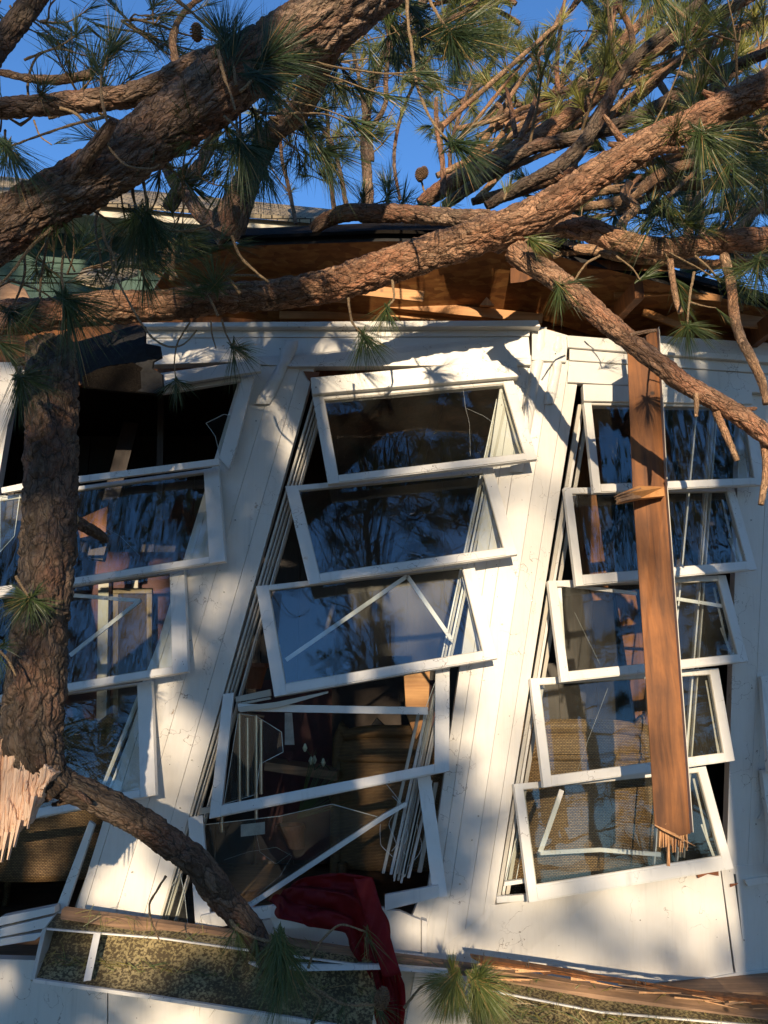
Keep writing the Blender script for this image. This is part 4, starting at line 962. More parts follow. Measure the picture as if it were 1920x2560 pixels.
limb('limb', TA, [(445, 180), (436, 140), (432, 95), (445, 55), (470, 20), (520, -20)], [26, 22, 22, 18, 16, 14], 2.7, 'bark_red', 3, .003)
limb('limb', TA, [(-40, 175), (20, 185), (80, 197), (140, 200), (200, 192), (232, 183)], [16, 20, 24, 28, 26, 24], 2.5, 'bark', 4, .003, endcap=True)
limb('limb', TA, [(-60, 200), (0, 110), (60, 30), (110, -40)], [60, 66, 62, 60], 2.6, 'bark_old', 5, .006)
limb('limb', TA, [(870, 60), (815, 120), (775, 225), (735, 290), (683, 330), (650, 390), (620, 450), (590, 520), (560, 585)], [95, 85, 68, 62, 60, 62, 74, 90, 120], [2.7, 2.8, 3.0, 3.1, 3.25, 3.4, 3.5, 3.55, 3.6], 'bark', 6, .007, 56, label='limb curving down to the roof edge')
limb('limb', TA, [(575, 590), (540, 560), (498, 532), (470, 490), (440, 463), (417, 417)], [90, 60, 42, 36, 34, 30], [3.6, 3.6, 3.65, 3.7, 3.7, 3.75], 'bark', 7, .005)
limb('limb', TA, [(422, 520), (450, 475), (480, 440), (505, 405), (521, 370), (538, 324), (545, 280)], [40, 44, 42, 36, 34, 32, 26], 3.8, 'bark', 8, .005)
for a in [
    ([(590, 215), (580, 150), (562, 105)], 2.25, 9, [(2, (-.2, -1), 1.5), (2, (-.6, -1), 1.2), (2, (.4, -1), 1.4), (1, (.1, -1), 1.3)], 150, 90, .12),
    ([(600, 230), (640, 190), (660, 150)], 2.2, 9, [(2, (.8, -.7), 1.4), (2, (1, .1), 1.4), (1, (.6, .7), 1.3), (1, (1, .5), 1.5), (2, (.2, -1), 1.3)], 150, 90, .10),
    ([(560, 290), (590, 320), (600, 360)], 2.25, 8, [(2, (.5, 1), 1.2), (2, (1, .5), 1.3), (2, (-.1, 1), 1.0)], 150, 80, .15),
    ([(545, 125), (560, 190), (575, 230), (588, 275)], 2.18, 9, [], 0, 0, 0),
    ([(283, 330), (262, 285), (253, 230), (254, 190), (272, 135)], 2.2, 9, [(4, (.1, -1), 1.15), (4, (.8, -.4), 1.1), (3, (-.5, -1), .9), (4, (.5, -1), 1.2)], 130, 60, .3),
    ([(60, 150), (110, 130), (150, 115), (190, 88)], 2.6, 7, [(3, (0, -1), .9), (3, (.7, -.6), .8), (3, (-.7, -.5), .8)], 100, 50, .3),
    ([(70, 240), (72, 190), (95, 140), (145, 122), (215, 140)], 2.55, 7, [(0, (0, 1), .5)], 90, 26, .3),
    ([(260, 292), (180, 312), (90, 342), (20, 368)], 2.1, 8, [(3, (-.2, 1), 1.0), (3, (.8, .7), 1.4), (3, (.5, 1), 1.2), (3, (-1, -.4), .7)], 140, 60, .3),
    ([(150, 270), (190, 285), (225, 320), (265, 340), (270, 360)], 2.15, 8, [], 0, 0, 0),
    ([(85, 300), (100, 340), (130, 362)], 2.3, 5, [(2, (1, -.3), .6)], 80, 26, .3),
    ([(262, 350), (285, 385), (320, 415), (375, 422), (400, 412)], 2.1, 7, [], 0, 0, 0),
    ([(330, 430), (332, 480), (345, 540)], 2.35, 10, [(2, (.3, 1), 1.1), (2, (-.3, 1), 1.2), (2, (.9, .6), 1.3), (2, (.7, .9), 1.3), (2, (-.8, .7), 1.0)], 150, 80, .2),
    ([(350, 430), (362, 470), (368, 530)], 2.32, 10, [(2, (.5, .9), 1.3), (2, (0, 1), 1.2)], 140, 80, .2),
    ([(358, 545), (400, 570), (440, 578), (490, 572), (530, 560)], 2.4, 8, [], 0, 0, 0),
    ([(345, 545), (300, 570), (278, 600), (283, 671), (330, 769), (376, 839), (420, 866), (460, 860), (492, 825)], 2.35, 7, [], 0, 0, 0),
    ([(258, 500), (240, 545), (243, 600), (260, 690)], 2.45, 8, [], 0, 0, 0),
    ([(166, 560), (162, 610), (154, 677), (158, 720), (165, 748)], 2.3, 8, [(4, (1, .25), 1.2), (4, (.4, 1), 1.25), (4, (.8, .6), 1.1), (4, (.1, 1), 1.0)], 165, 80, .35),
    ([(120, 585), (112, 640), (102, 700), (100, 750)], 2.35, 8, [(3, (-.3, 1), .8)], 120, 40, .3),
    ([(60, 640), (62, 680), (48, 730), (25, 778)], 2.4, 8, [(3, (1, .1), 1.1), (3, (1, .6), 1.1), (3, (.2, 1), .8)], 140, 60, .3),
    ([(25, 778), (23, 842), (32, 900), (50, 943)], 2.4, 8, [(3, (1, -.15), 1.0), (3, (1, .3), 1.0), (3, (.5, 1), 1.2), (3, (.1, 1), 1.0)], 135, 60, .25),
    ([(-20, 850), (0, 860)], 2.35, 8, [(1, (1, .3), .9), (1, (.7, .8), 1.0)], 120, 60, .25),
    ([(130, 570), (75, 620), (30, 680), (-10, 720)], 2.2, 9, [], 0, 0, 0),
    ([(255, 560), (262, 600), (285, 640), (290, 670)], 2.3, 8, [], 0, 0, 0),
    ([(580, 590), (600, 640), (640, 680), (672, 705)], 2.6, 8, [], 0, 0, 0),
    ([(590, 200), (595, 330), (640, 400)], 2.7, 8, [(2, (.6, .8), 1.2), (2, (-.1, 1), 1.2), (1, (1, .3), 1.1)], 140, 70, .2),
    ([(700, 250), (760, 310), (808, 378)], 2.7, 8, [(2, (.9, .5), 1.3), (2, (.4, 1), 1.2), (2, (1, 0), 1.0)], 140, 70, .25),
    ([(760, 0), (800, 60), (830, 130), (870, 190)], 2.9, 8, [(3, (.6, .8), 1.0), (2, (1, 0), 1.0)], 130, 60, .3),
    ([(430, -10), (490, 40), (530, 75), (570, 110)], 2.3, 10, [], 0, 0, 0),
    ([(250, -20), (300, 30), (345, 75), (400, 120)], 2.9, 8, [(1, (-.6, -.8), .8), (3, (.5, -.8), .9)], 120, 40, .4),
    ([(400, 40), (385, 60), (380, 20)], 2.7, 6, [(2, (-.2, -1), .9), (2, (.8, -.6), .9)], 110, 40, .5),
]:
    sprig(TA, a[0], a[1], a[2], a[3], a[4] or 100, a[5] or 10, a[6])
cone(TA, 492, 82, 2.6, .085, (.1, 0, -1)); cone(TA, 835, 418, 3.4, .05)
nbA = None

def wild(tree, pp, Y, n, seed, L=(.18, .5), up=-.2, tv=.35, nn=34, dens=1, bias=(0, 0, 0), nl=.17, name='twigs', mat='needle'):
    pts, rs = lpx(pp, 4, Y); ps_, _r = catmull(pts, rs, .03); T_ = [(ps_[min(i + 1, len(ps_) - 1)] - ps_[max(i - 1, 0)]).normalized() for i in range(len(ps_))]
    return bough(tree, ps_, T_, n, seed, L, up, tv, mat, nn, nl, .0055, 0, bias, .0026, dens, name)
wild(TA, [(150, 500), (300, 420), (450, 320), (600, 220), (750, 130)], [2.3, 2.45], 20, 701, bias=(0, .2, -.9))
wild(TA, [(0, 0), (120, 60), (260, 60), (420, 20)], 2.8, 14, 702, L=(.15, .45), nn=24, bias=(0, 0, -.2), dens=2)
wild(TA, [(0, 330), (100, 300), (260, 280)], 2.6, 9, 703, L=(.1, .35), nn=22, bias=(0, 0, .2), dens=2)
wild(TA, [(640, 330), (700, 260), (780, 160), (830, 60)], 3.1, 20, 704, L=(.2, .55), bias=(.3, .3, -.3), dens=2)
wild(TA, [(400, 400), (480, 380), (560, 330)], 3.5, 14, 705, L=(.2, .5), bias=(0, 0, .1), tv=.6, dens=2)
wild(TA, [(20, 700), (150, 690), (300, 640), (420, 600)], [2.9, 3.2], 16, 706, L=(.15, .4), bias=(0, 0, .1), tv=.55, dens=2)
# ---- B: long limb across the roof and its forks (one uprooted pine)
TB = empty('fallen_pine', P(1920, 260, 3.0), 'long reddish pine limb arching from upper right across the crushed roof', 'pine tree')
_, psB, TTB = limb('trunk', TB, [(-120, 815), (0, 795), (120, 785), (250, 770), (400, 760), (560, 748), (700, 735), (800, 715), (900, 690), (1000, 655), (1100, 622), (1200, 590), (1300, 555), (1400, 500), (1500, 432), (1600, 370), (1700, 325), (1810, 270), (1930, 215), (2050, 150), (2600, -120)],
     [92, 92, 88, 86, 78, 78, 80, 84, 90, 92, 92, 96, 100, 84, 80, 80, 80, 82, 86, 86, 90],
     [3.1, 3.1, 3.12, 3.15, 3.18, 3.2, 3.22, 3.22, 3.2, 3.18, 3.15, 3.1, 3.05, 3.0, 2.95, 2.9, 2.88, 2.85, 2.8, 2.75, 2.6], 'bark_red', 11, .008, 100, stubs=5, rough=.14)
_, psC, TTC = limb('limb', TB, [(1290, 625), (1320, 655), (1377, 690), (1446, 742), (1516, 806), (1585, 862), (1654, 914), (1712, 960), (1799, 1010), (1863, 1048), (1912, 1085), (1990, 1150), (2260, 1330)], [70, 62, 60, 56, 56, 54, 52, 50, 52, 52, 50, 46, 20], [3.1, 3.08, 3.06, 3.02, 3.0, 2.98, 2.96, 2.95, 2.93, 2.92, 2.9, 2.9, 2.85], 'bark_red', 12, .005, 52, stubs=4)
limb('limb', TB, [(1905, 1080), (1915, 1140), (1912, 1200), (1902, 1262)], [22, 20, 18, 14], 2.92, 'bark_red', 13, .002)
limb('limb', TB, [(1790, 1030), (1812, 1080), (1830, 1120), (1843, 1152)], [20, 20, 16, 14], 2.92, 'bark_red', 14, .002)
limb('limb', TB, [(1740, 985), (1741, 1010), (1740, 1042)], [16, 14, 9], 2.92, 'bark_red', 15, 0)
limb('limb', TB, [(1575, 838), (1600, 832), (1640, 826)], [10, 11, 10], 2.95, 'bark', 16, 0)
limb('limb', TB, [(1240, 600), (1330, 575), (1377, 565), (1463, 573), (1539, 598), (1626, 619), (1712, 619), (1799, 605), (1870, 600), (1990, 595), (2500, 540)], [70, 66, 60, 60, 56, 56, 58, 60, 64, 66, 70], [3.2, 3.25, 3.3, 3.3, 3.3, 3.3, 3.28, 3.25, 3.2, 3.2, 3.0], 'bark_red', 17, .006, 52, stubs=3)
limb('limb', TB, [(780, 575), (820, 548), (870, 532), (960, 534), (1060, 538), (1150, 545), (1240, 552), (1330, 590)], [30, 40, 46, 46, 46, 44, 46, 60], [3.55, 3.52, 3.5, 3.48, 3.45, 3.4, 3.35, 3.2], 'bark', 18, .005, 48)
limb('limb', TB, [(1810, 640), (1826, 700), (1836, 790), (1850, 840), (1880, 900), (1905, 955), (1915, 1010)], [26, 26, 26, 26, 24, 22, 16], [3.2, 3.15, 3.1, 3.05, 3.0, 2.98, 2.96], 'bark_red', 19, .002)
limb('limb', TB, [(1675, 650), (1682, 700), (1690, 750), (1702, 782)], [18, 16, 16, 14], 3.15, 'bark_red', 20, .001, endcap=True)
limb('limb', TB, [(1380, 640), (1420, 628), (1480, 625), (1560, 640), (1700, 655), (1800, 660), (1990, 640)], [16, 26, 30, 32, 30, 26, 26], 3.6, 'bark_red', 21, .004)
limb('limb', TB, [(1545, 590), (1560, 550), (1590, 520), (1560, 490), (1575, 455)], [30, 26, 24, 20, 18], 3.6, 'bark_red', 22, .002)
for a in [
    ([(870, 745), (880, 804), (908, 838)], 3.1, 7, [(2, (.5, 1), 1.0), (2, (1, .9), .9), (2, (-.2, 1), .9)], 125, 60, .3),
    ([(980, 700), (985, 745), (965, 770)], 3.1, 7, [(2, (-.5, 1), 1.0), (2, (.3, 1), .8)], 110, 50, .3),
    ([(555, 800), (565, 835), (584, 868)], 3.05, 6, [(2, (0, 1), 1.0), (2, (1, .8), .9), (2, (1, .1), .7)], 115, 50, .35),
    ([(475, 806), (445, 855), (436, 905), (440, 950)], 3.05, 5, [(3, (0, 1), .8), (3, (1, .5), .8), (3, (-.8, .7), .6)], 95, 40, .35),
    ([(527, 802), (530, 835), (540, 870)], 3.05, 5, [], 0, 0, 0),
    ([(560, 740), (545, 725), (538, 715)], 3.0, 8, [(2, (-.2, -1), 1.1), (2, (-.9, -.6), 1.2), (2, (.7, -.9), 1.0), (2, (-1, 0), .9)], 130, 60, .62),
    ([(600, 735), (575, 700), (560, 690), (640, 690), (668, 705)], 3.0, 8, [], 0, 0, 0),
    ([(545, 790), (520, 740), (500, 735)], 3.0, 8, [(2, (-.7, -.9), .9), (2, (-1, -.2), 1.0)], 120, 40, .6),
    ([(1330, 590), (1310, 605)], 2.95, 6, [(1, (1, .6), .8), (1, (.5, 1), .6), (1, (1, .1), .8)], 100, 50, .7),
    ([(1400, 690), (1395, 740)], 3.0, 6, [(1, (-.2, 1), .9), (1, (.8, .8), .9), (1, (1, -.1), .8)], 115, 55, .3),
    ([(1735, 680), (1724, 745), (1718, 812)], 3.0, 7, [(2, (0, 1), .9), (2, (.9, .7), .9), (2, (-.8, .8), .8), (2, (1, .2), .8)], 105, 60, .55),
    ([(1725, 755), (1760, 765), (1790, 770)], 3.0, 4, [(2, (.8, 1), .6)], 90, 24, .6),
    ([(1900, 640), (1890, 670)], 3.0, 7, [(1, (-.3, 1), 1.0), (1, (.6, 1), 1.0), (1, (-1, .5), .8)], 120, 60, .5),
    ([(1740, 320), (1758, 350)], 2.75, 7, [(1, (-.1, 1), 1.2), (1, (.8, .7), 1.2), (1, (1, .1), 1.2)], 140, 70, .4),
    ([(1800, 400), (1830, 430)], 2.9, 7, [(1, (-.6, 1), 1.2), (1, (.8, .7), 1.2), (1, (1, -.1), 1.2)], 150, 70, .35),
    ([(1640, 500), (1660, 540)], 3.2, 7, [(1, (-.6, .6), 1.2), (1, (.8, .5), 1.2), (1, (.3, 1), 1.0)], 140, 60, .35),
    ([(1700, 560), (1730, 560)], 3.2, 7, [(1, (-.9, -.6), 1.0), (1, (.9, -.5), 1.1), (1, (.9, .4), .9)], 120, 60, .6),
    ([(1500, 640), (1465, 660), (1430, 710)], 3.1, 7, [], 0, 0, 0),
    ([(1540, 640), (1580, 670), (1600, 700)], 3.2, 5, [(2, (.9, -.5), .8)], 100, 30, .5),
    ([(1260, 500), (1268, 470)], 3.2, 6, [(1, (-.2, -1), .6), (1, (.5, -1), .6)], 90, 26, .7),
    ([(1018, -20), (1020, 60), (1029, 116), (1040, 200), (1064, 272), (1100, 330), (1134, 359)], 2.4, 9, [(6, (.9, -.8), 1.1), (6, (1, .1), 1.0), (6, (.4, 1), 1.2), (6, (.9, .7), 1.1)], 150, 70, .15),
    ([(1064, -20), (1090, 30), (1128, 87)], 2.4, 9, [(2, (.3, 1), 1.7), (2, (.9, .7), 1.7), (2, (1, .1), 1.6), (2, (.05, 1), 1.5), (2, (1, -.6), 1.3)], 150, 90, .15),
    ([(1600, -60), (1640, -20)], 2.6, 9, [(1, (-.1, 1), 1.2), (1, (.8, .8), 1.2), (1, (.4, 1), 1.1)], 130, 60, .6),
    ([(1650, -20), (1720, 50), (1780, 85), (1850, 105)], 2.7, 8, [(1, (0, 1), .6)], 90, 20, .6),
]:
    sprig(TB, a[0], a[1], a[2], a[3], a[4] or 100, a[5] or 10, a[6])

wild(TB, [(1500, 432), (1600, 370), (1800, 275), (1900, 220)], [3.0, 2.9], 14, 711, L=(.15, .5), up=.4, tv=.65, dens=2, bias=(0, .4, .2))
wild(TB, [(1640, 330), (1750, 300), (1900, 250)], [3.0, 2.95], 9, 712, L=(.2, .5), bias=(.2, .1, -1), tv=.5, dens=2)
wild(TB, [(1420, 575), (1600, 615), (1850, 600)], 3.4, 16, 713, L=(.12, .4), up=.6, tv=.5, dens=2, bias=(0, .3, .2))
wild(TB, [(1660, 630), (1760, 640), (1880, 620)], 3.2, 6, 714, L=(.15, .4), bias=(0, 0, -.9), tv=.5)
wild(TB, [(860, 530), (1000, 530), (1150, 540)], 3.6, 8, 715, L=(.08, .25), up=.8, tv=.6, bias=(0, 0, .5))
wild(TB, [(880, -40), (1000, -40), (1140, -40)], 2.9, 12, 716, L=(.2, .5), bias=(0, 0, -.8), dens=2)
# ---- C: snapped trunk hanging at the left
TC = empty('snapped_pine', P(70, 2100, 2.7), 'snapped upright pine trunk at far left with pink splintered wood', 'pine tree')
limb('trunk', TC, [(128, 868), (130, 920), (132, 1000), (131, 1120), (127, 1250), (118, 1400), (104, 1540), (95, 1650), (88, 1750), (82, 1850), (110, 1930), (150, 1975)], [120, 126, 128, 128, 128, 132, 136, 142, 148, 150, 120, 80], [2.85, 2.83, 2.8, 2.78, 2.75, 2.72, 2.7, 2.7, 2.7, 2.7, 2.72, 2.74], 'bark_old', 31, .011, 104, stubs=2, rough=.10)
limb('limb', TC, [(110, 1900), (145, 1950), (231, 1990), (318, 2036), (405, 2093), (492, 2160), (555, 2240), (610, 2300), (650, 2362), (678, 2420)], [90, 82, 72, 74, 76, 76, 74, 66, 60, 44], [2.72, 2.75, 2.8, 2.85, 2.95, 3.05, 3.15, 3.22, 3.26, 3.28], 'bark_old', 32, .006, 60, stubs=5, label='bare branch running down right')
limb('limb', TC, [(185, 1300), (215, 1318), (245, 1334), (262, 1350)], [34, 30, 28, 22], [2.78, 2.85, 2.9, 2.95], 'bark_old', 33, .003, endcap=True)
mb = MB(); rng = random.Random(12)                   # torn heartwood: long overlapping splinters
def hw_top(x): return 1846 + max(0, x - 30) * .80
def hw_bot(x): return 2150 - max(0, x - 0) * 1.05 if x < 112 else 2032 - (x - 112) * 2.4
nc, nr = 130, 34; vs = []
for c_ in range(nc + 1):
    x = -90 + 230 * c_ / nc; yt = hw_top(x) + 4 * noise.noise(Vector((x * .11, 1, 0))); yb = hw_bot(x) + 18 * noise.noise(Vector((x * .05, 7, 0))) + 5 * noise.noise(Vector((x * .3, 3, 0)))
    yb = max(yb, yt + 14)
    for r_ in range(nr + 1):
        t = r_ / nr; y = yt + (yb - yt) * t; sk = -26 * t + 5 * noise.noise(Vector((x * .03, t * 3, 9)))
        f = noise.noise(Vector((x * .10, t * 1.6, 0))) * .009 + noise.noise(Vector((x * .33, t * 2.5, 5))) * .0035 + abs(noise.noise(Vector((x * .9, t * 7, 2)))) * .003
        f += .010 * (1 if noise.noise(Vector((x * .04, t * 1.6, 31))) > .05 else 0) + .005 * (1 if noise.noise(Vector((x * .12, t * 3.2, 51))) > .15 else 0)
        vs.append(P(x + sk, y, 2.66 - .03 * math.sin(math.pi * min(1, (x + 90) / 230)) - f))
k_ = len(vs); vs += [v + Vector((0, .05, 0)) for v in vs]; fs = []
for c_ in range(nc):
    for r_ in range(nr):
        a = c_ * (nr + 1) + r_; fs += [(a, a + 1, a + nr + 2, a + nr + 1), (a + k_, a + nr + 1 + k_, a + nr + 2 + k_, a + 1 + k_)]
    a = c_ * (nr + 1) + nr; fs.append((a, a + k_, a + nr + 1 + k_, a + nr + 1)); a = c_ * (nr + 1); fs.append((a, a + nr + 1, a + nr + 1 + k_, a + k_))
for r_ in range(nr): a = nc * (nr + 1) + r_; fs.append((a, a + 1, a + 1 + k_, a + k_))
mb.add(vs, fs)
for (x, y1, y2) in ((18, 2080, 2156), (34, 2080, 2150), (-6, 2090, 2148), (50, 2050, 2118), (84, 1990, 2072)): bar(mb, P(x, y1, 2.61), P(x - 14, y2, 2.59), .012, .014, taper=.15)
mb.build('splintered_heartwood', M['torn'], TC)
for a in [
    ([(40, 1440), (60, 1475), (75, 1497)], 2.5, 8, [(2, (-1, .3), .9), (2, (-.6, .9), 1.0), (2, (.2, 1), 1.0), (2, (1, .3), .9), (2, (.7, -.6), .6), (2, (-.8, -.5), .7)], 100, 50, .35),
    ([(-10, 1620), (20, 1650), (40, 1690)], 2.5, 8, [(0, (.2, 1), .9), (0, (1, -.3), .7)], 90, 40, .45),
    ([(415, 2190), (390, 2230), (374, 2260), (378, 2300), (398, 2350)], 3.1, 7, [], 0, 0, 0),
    ([(575, 2295), (590, 2320), (640, 2345), (700, 2360)], 3.15, 12, [(1, (.4, 1), .7), (1, (-.6, 1), .8), (2, (.1, 1), .7)], 110, 30, .6),
    ([(690, 2352), (702, 2375)], 3.12, 8, [(1, (-.3, 1), 1.2), (1, (.4, 1), 1.3), (1, (0, 1), 1.4), (1, (.9, .8), 1.1), (1, (-.1, 1), 1.2)], 125, 90, .6),
    ([(700, 2400), (715, 2450)], 3.12, 8, [(1, (-.1, 1), 1.2), (1, (.5, 1), 1.1), (1, (-.5, 1), 1.0)], 120, 70, .55),
    ([(770, 2420), (790, 2370), (830, 2325), (860, 2312), (915, 2330)], 3.2, 7, [(4, (-.2, 1), .9), (4, (.5, 1), .9)], 110, 14, .5),
    ([(640, 2440), (740, 2450), (800, 2480), (860, 2510), (940, 2512)], 3.25, 10, [(4, (.5, 1), .9), (4, (1, .3), .8), (3, (-.2, 1), .8)], 110, 30, .3),
    ([(1010, 2520), (1050, 2470), (1075, 2455)], 3.25, 8, [], 0, 0, 0),
    ([(1120, 2440), (1145, 2466)], 3.15, 7, [(1, (-.2, 1), 1.0), (1, (-.7, .8), 1.0), (1, (.3, 1), 1.0), (1, (-1, .1), .9), (1, (-.1, -1), .6), (1, (-.5, 1), 1.1)], 115, 130, .7),
    ([(1170, 2450), (1205, 2466)], 3.15, 7, [(1, (.3, 1), 1.0), (1, (.9, .7), 1.1), (1, (0, 1), 1.1), (1, (1, -.1), .9), (1, (.8, .9), 1.1), (1, (.5, -.8), .6)], 125, 130, .7),
    ([(780, 2560), (800, 2500), (760, 2470)], 3.2, 8, [(2, (-.2, -1), .7), (0, (.6, -1), .9)], 110, 30, .3),
]:
    sprig(TC, a[0], a[1], a[2], a[3], a[4] or 100, a[5] or 10, a[6], spread=.68)
cone(TC, 955, 2495, 3.15, .09, (.25, 0, 1))

# ---- D: crown of the fallen pine lying beyond the roof, upper right
TD = empty('fallen_pine', P(1060, 510, 4.2), 'sunlit tangle of slanting pine boughs and needles beyond the roof at the upper right', 'pine tree')
BL = [
    ([(1050, 512), (1110, 470), (1191, 428), (1319, 359), (1435, 278), (1539, 191), (1643, 122), (1770, 52), (1880, -10)], [34, 50, 52, 46, 46, 42, 36, 32, 28], [4.1, 3.9], 'bark_red'),
    ([(1110, 515), (1250, 417), (1330, 370), (1450, 341), (1585, 295), (1712, 226), (1828, 168), (1950, 120)], [26, 34, 34, 36, 34, 32, 30, 28], [4.0, 3.7], 'bark_old'),
    ([(1215, 515), (1319, 457), (1411, 405), (1481, 324), (1539, 214), (1585, 150), (1654, 87), (1741, 12), (1800, -50)], [26, 34, 38, 36, 30, 28, 24, 24, 22], [3.8, 3.5], 'bark_old'),
    ([(1180, 505), (1300, 470), (1420, 440), (1520, 400), (1640, 330), (1760, 240), (1900, 130)], [20, 28, 32, 34, 32, 30, 28], [4.3, 4.2], 'bark_red'),
    ([(1240, 260), (1300, 290), (1400, 240), (1500, 160), (1600, 60), (1680, -20)], [14, 20, 24, 26, 24, 20], [4.6, 4.6], 'bark_red'),
    ([(1420, 520), (1560, 500), (1660, 430), (1760, 400), (1860, 330), (1960, 280)], [20, 28, 30, 30, 26, 26], [4.0, 4.0], 'bark_red'),
    ([(1560, 470), (1700, 400), (1800, 370), (1950, 360)], [18, 24, 26, 26], [4.4, 4.4], 'bark_red'),
    ([(1800, 620), (1860, 560), (1900, 520), (1980, 470)], [24, 26, 26, 26], [3.7, 3.6], 'bark_red'),
    ([(1480, 300), (1560, 180), (1580, 90), (1540, 0), (1535, -40)], [18, 20, 16, 14, 12], [4.2, 4.2], 'bark_red'),
    ([(1180, 470), (1260, 360), (1380, 240), (1420, 170), (1470, 110)], [20, 22, 22, 18, 14], [4.9, 4.9], 'bark_red'),
    ([(1260, 430), (1400, 330), (1560, 270), (1700, 150), (1900, 60)], [14, 22, 26, 28, 28], [5.0, 4.6], 'bark_red'),
    ([(1400, 400), (1560, 300), (1700, 260), (1960, 200)], [14, 20, 22, 24], [4.6, 4.6], 'bark_red'),
    ([(1330, 560), (1450, 490), (1600, 470), (1800, 460), (1960, 440)], [16, 22, 26, 26, 24], [4.2, 4.1], 'bark_red'),
]
for i, (pp, ww, YY, mt) in enumerate(BL):
    (xa, ya), (xb, yb) = pp[-2:]; pp = pp + [(xb + (xb - xa) * 2.6, yb + (yb - ya) * 2.6)]; ww = ww + [ww[-1]]
    _, ps_, T_ = limb('limb', TD, pp, ww, YY, mt, 40 + i, .004, 26 if i < 4 else 16, stubs=4)
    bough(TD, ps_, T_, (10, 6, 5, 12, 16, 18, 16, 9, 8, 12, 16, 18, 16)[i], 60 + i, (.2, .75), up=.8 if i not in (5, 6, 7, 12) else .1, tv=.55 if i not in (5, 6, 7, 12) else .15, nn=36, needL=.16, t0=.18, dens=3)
rng = random.Random(21)
for i in range(34):
    x, y = rng.uniform(1080, 1750), rng.uniform(300, 540); a_ = math.radians(rng.uniform(20, 50)); L_ = rng.uniform(280, 680); pp = [(x, y)]
    for j in range(5): a_ += rng.uniform(-.16, .16); x += L_ / 5 * math.cos(a_); y -= L_ / 5 * math.sin(a_); pp.append((x, y))
    Yq = rng.uniform(3.8, 5.0); _, ps_, T_ = limb('limb', TD, pp, [rng.uniform(10, 20), 7], [Yq, Yq + rng.uniform(-.3, .2)], 'bark_red', 400 + i, .002, 12, stubs=3)
    bough(TD, ps_, T_, 3, 430 + i, (.12, .4), up=.7, tv=.75, nn=26, needL=.14, t0=.5, dens=1, r=.005)
for (pp, ww, YY) in (([(1110, 490), (1105, 400), (1092, 320), (1090, 245)], [16, 14, 12, 10], 4.0), ([(1300, 350), (1340, 240), (1322, 200)], [16, 12, 10], 4.0), ([(1400, 270), (1392, 170), (1400, 80), (1412, 0)], [16, 12, 10, 8], 4.3), ([(1290, 345), (1280, 280), (1265, 220)], [14, 12, 8], 4.1), ([(1345, 200), (1349, 150)], [9, 6], 4.0), ([(1518, 170), (1525, 90), (1540, 0)], [16, 12, 10], 4.2), ([(1590, 520), (1570, 480), (1600, 440)], [16, 12, 10], 3.9), ([(1420, 300), (1500, 200), (1560, 130)], [12, 10, 8], 4.0), ([(1680, 220), (1720, 230), (1740, 235)], [8, 6, 4], 3.6)):
    pts, rs = lpx(pp, ww, YY); mb = MB(); tube(mb, pts, rs, 9, step=.02, rough=.25, seed=int(pp[0][0])); mb.build('bare_stub', M['bark_red'], TD, smooth=True)
for a_ in ([(1050, 440), (1062, 480), (1080, 505)], [(1102, 322), (1096, 350), (1106, 400)], [(1380, 100), (1388, 120), (1396, 150)]): sprig(TD, a_, 4.25, 6)
cone(TD, 1380, 105, 4.3, .10); cone(TD, 1102, 322, 4.4, .075); cone(TD, 1050, 438, 4.2, .10); cone(TD, 1060, 432, 4.25, .09)

# ---- E: thin upright pine behind the roof, centre; and sunlit crown at top centre
TE = empty('pine_tree', P(925, 560, 5.2), 'slender standing pine behind the roof ridge in the middle, sky around it', 'pine tree')
EL = [
    ([(922, 560), (918, 430), (912, 350), (922, 250), (945, 170), (985, 100), (1030, 40), (1080, -30)], [30, 26, 22, 22, 20, 20, 18, 18], 5.2),
    ([(920, 300), (930, 400), (905, 240), (890, 160), (870, 90)], [12, 12, 11, 9, 8], 5.2),
    ([(912, 340), (960, 270), (965, 200), (970, 80), (950, -20)], [12, 13, 12, 10, 9], 5.2),
    ([(840, 560), (822, 400), (818, 290), (800, 200)], [12, 12, 10, 8], 5.4),
    ([(740, 560), (720, 460), (705, 400), (700, 330)], [10, 10, 9, 8], 5.4),
    ([(870, 540), (850, 430), (830, 360), (790, 300), (760, 250)], [12, 12, 10, 9, 8], 5.3),
    ([(1000, 500), (985, 400), (1000, 300), (1040, 200), (1080, 140)], [8, 9, 9, 8, 7], 5.4),
    ([(1130, 480), (1125, 380), (1145, 300), (1180, 200)], [10, 10, 9, 8], 5.4),
    ([(1080, 230), (1000, 150), (965, 100)], [8, 8, 7], 5.3),
    ([(1000, 90), (1080, 70), (1160, 30), (1220, -30)], [14, 14, 12, 12], 5.2),
]
for i, (pp, ww, YY) in enumerate(EL):
    pts, rs = lpx(pp, ww, YY); mb = MB(); ps_, T_ = tube(mb, pts, rs, 12, step=.02, rough=.2, seed=90 + i); mb.build('trunk' if i == 0 else 'limb', M['bark'], TE, smooth=True)
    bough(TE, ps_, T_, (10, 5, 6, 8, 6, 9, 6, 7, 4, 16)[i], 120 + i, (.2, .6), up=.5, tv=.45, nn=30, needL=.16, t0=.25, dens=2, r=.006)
TF = empty('pine_tree', P(1200, 560, 7.5), 'sunlit green pine crown high behind the roof at top centre', 'pine tree')
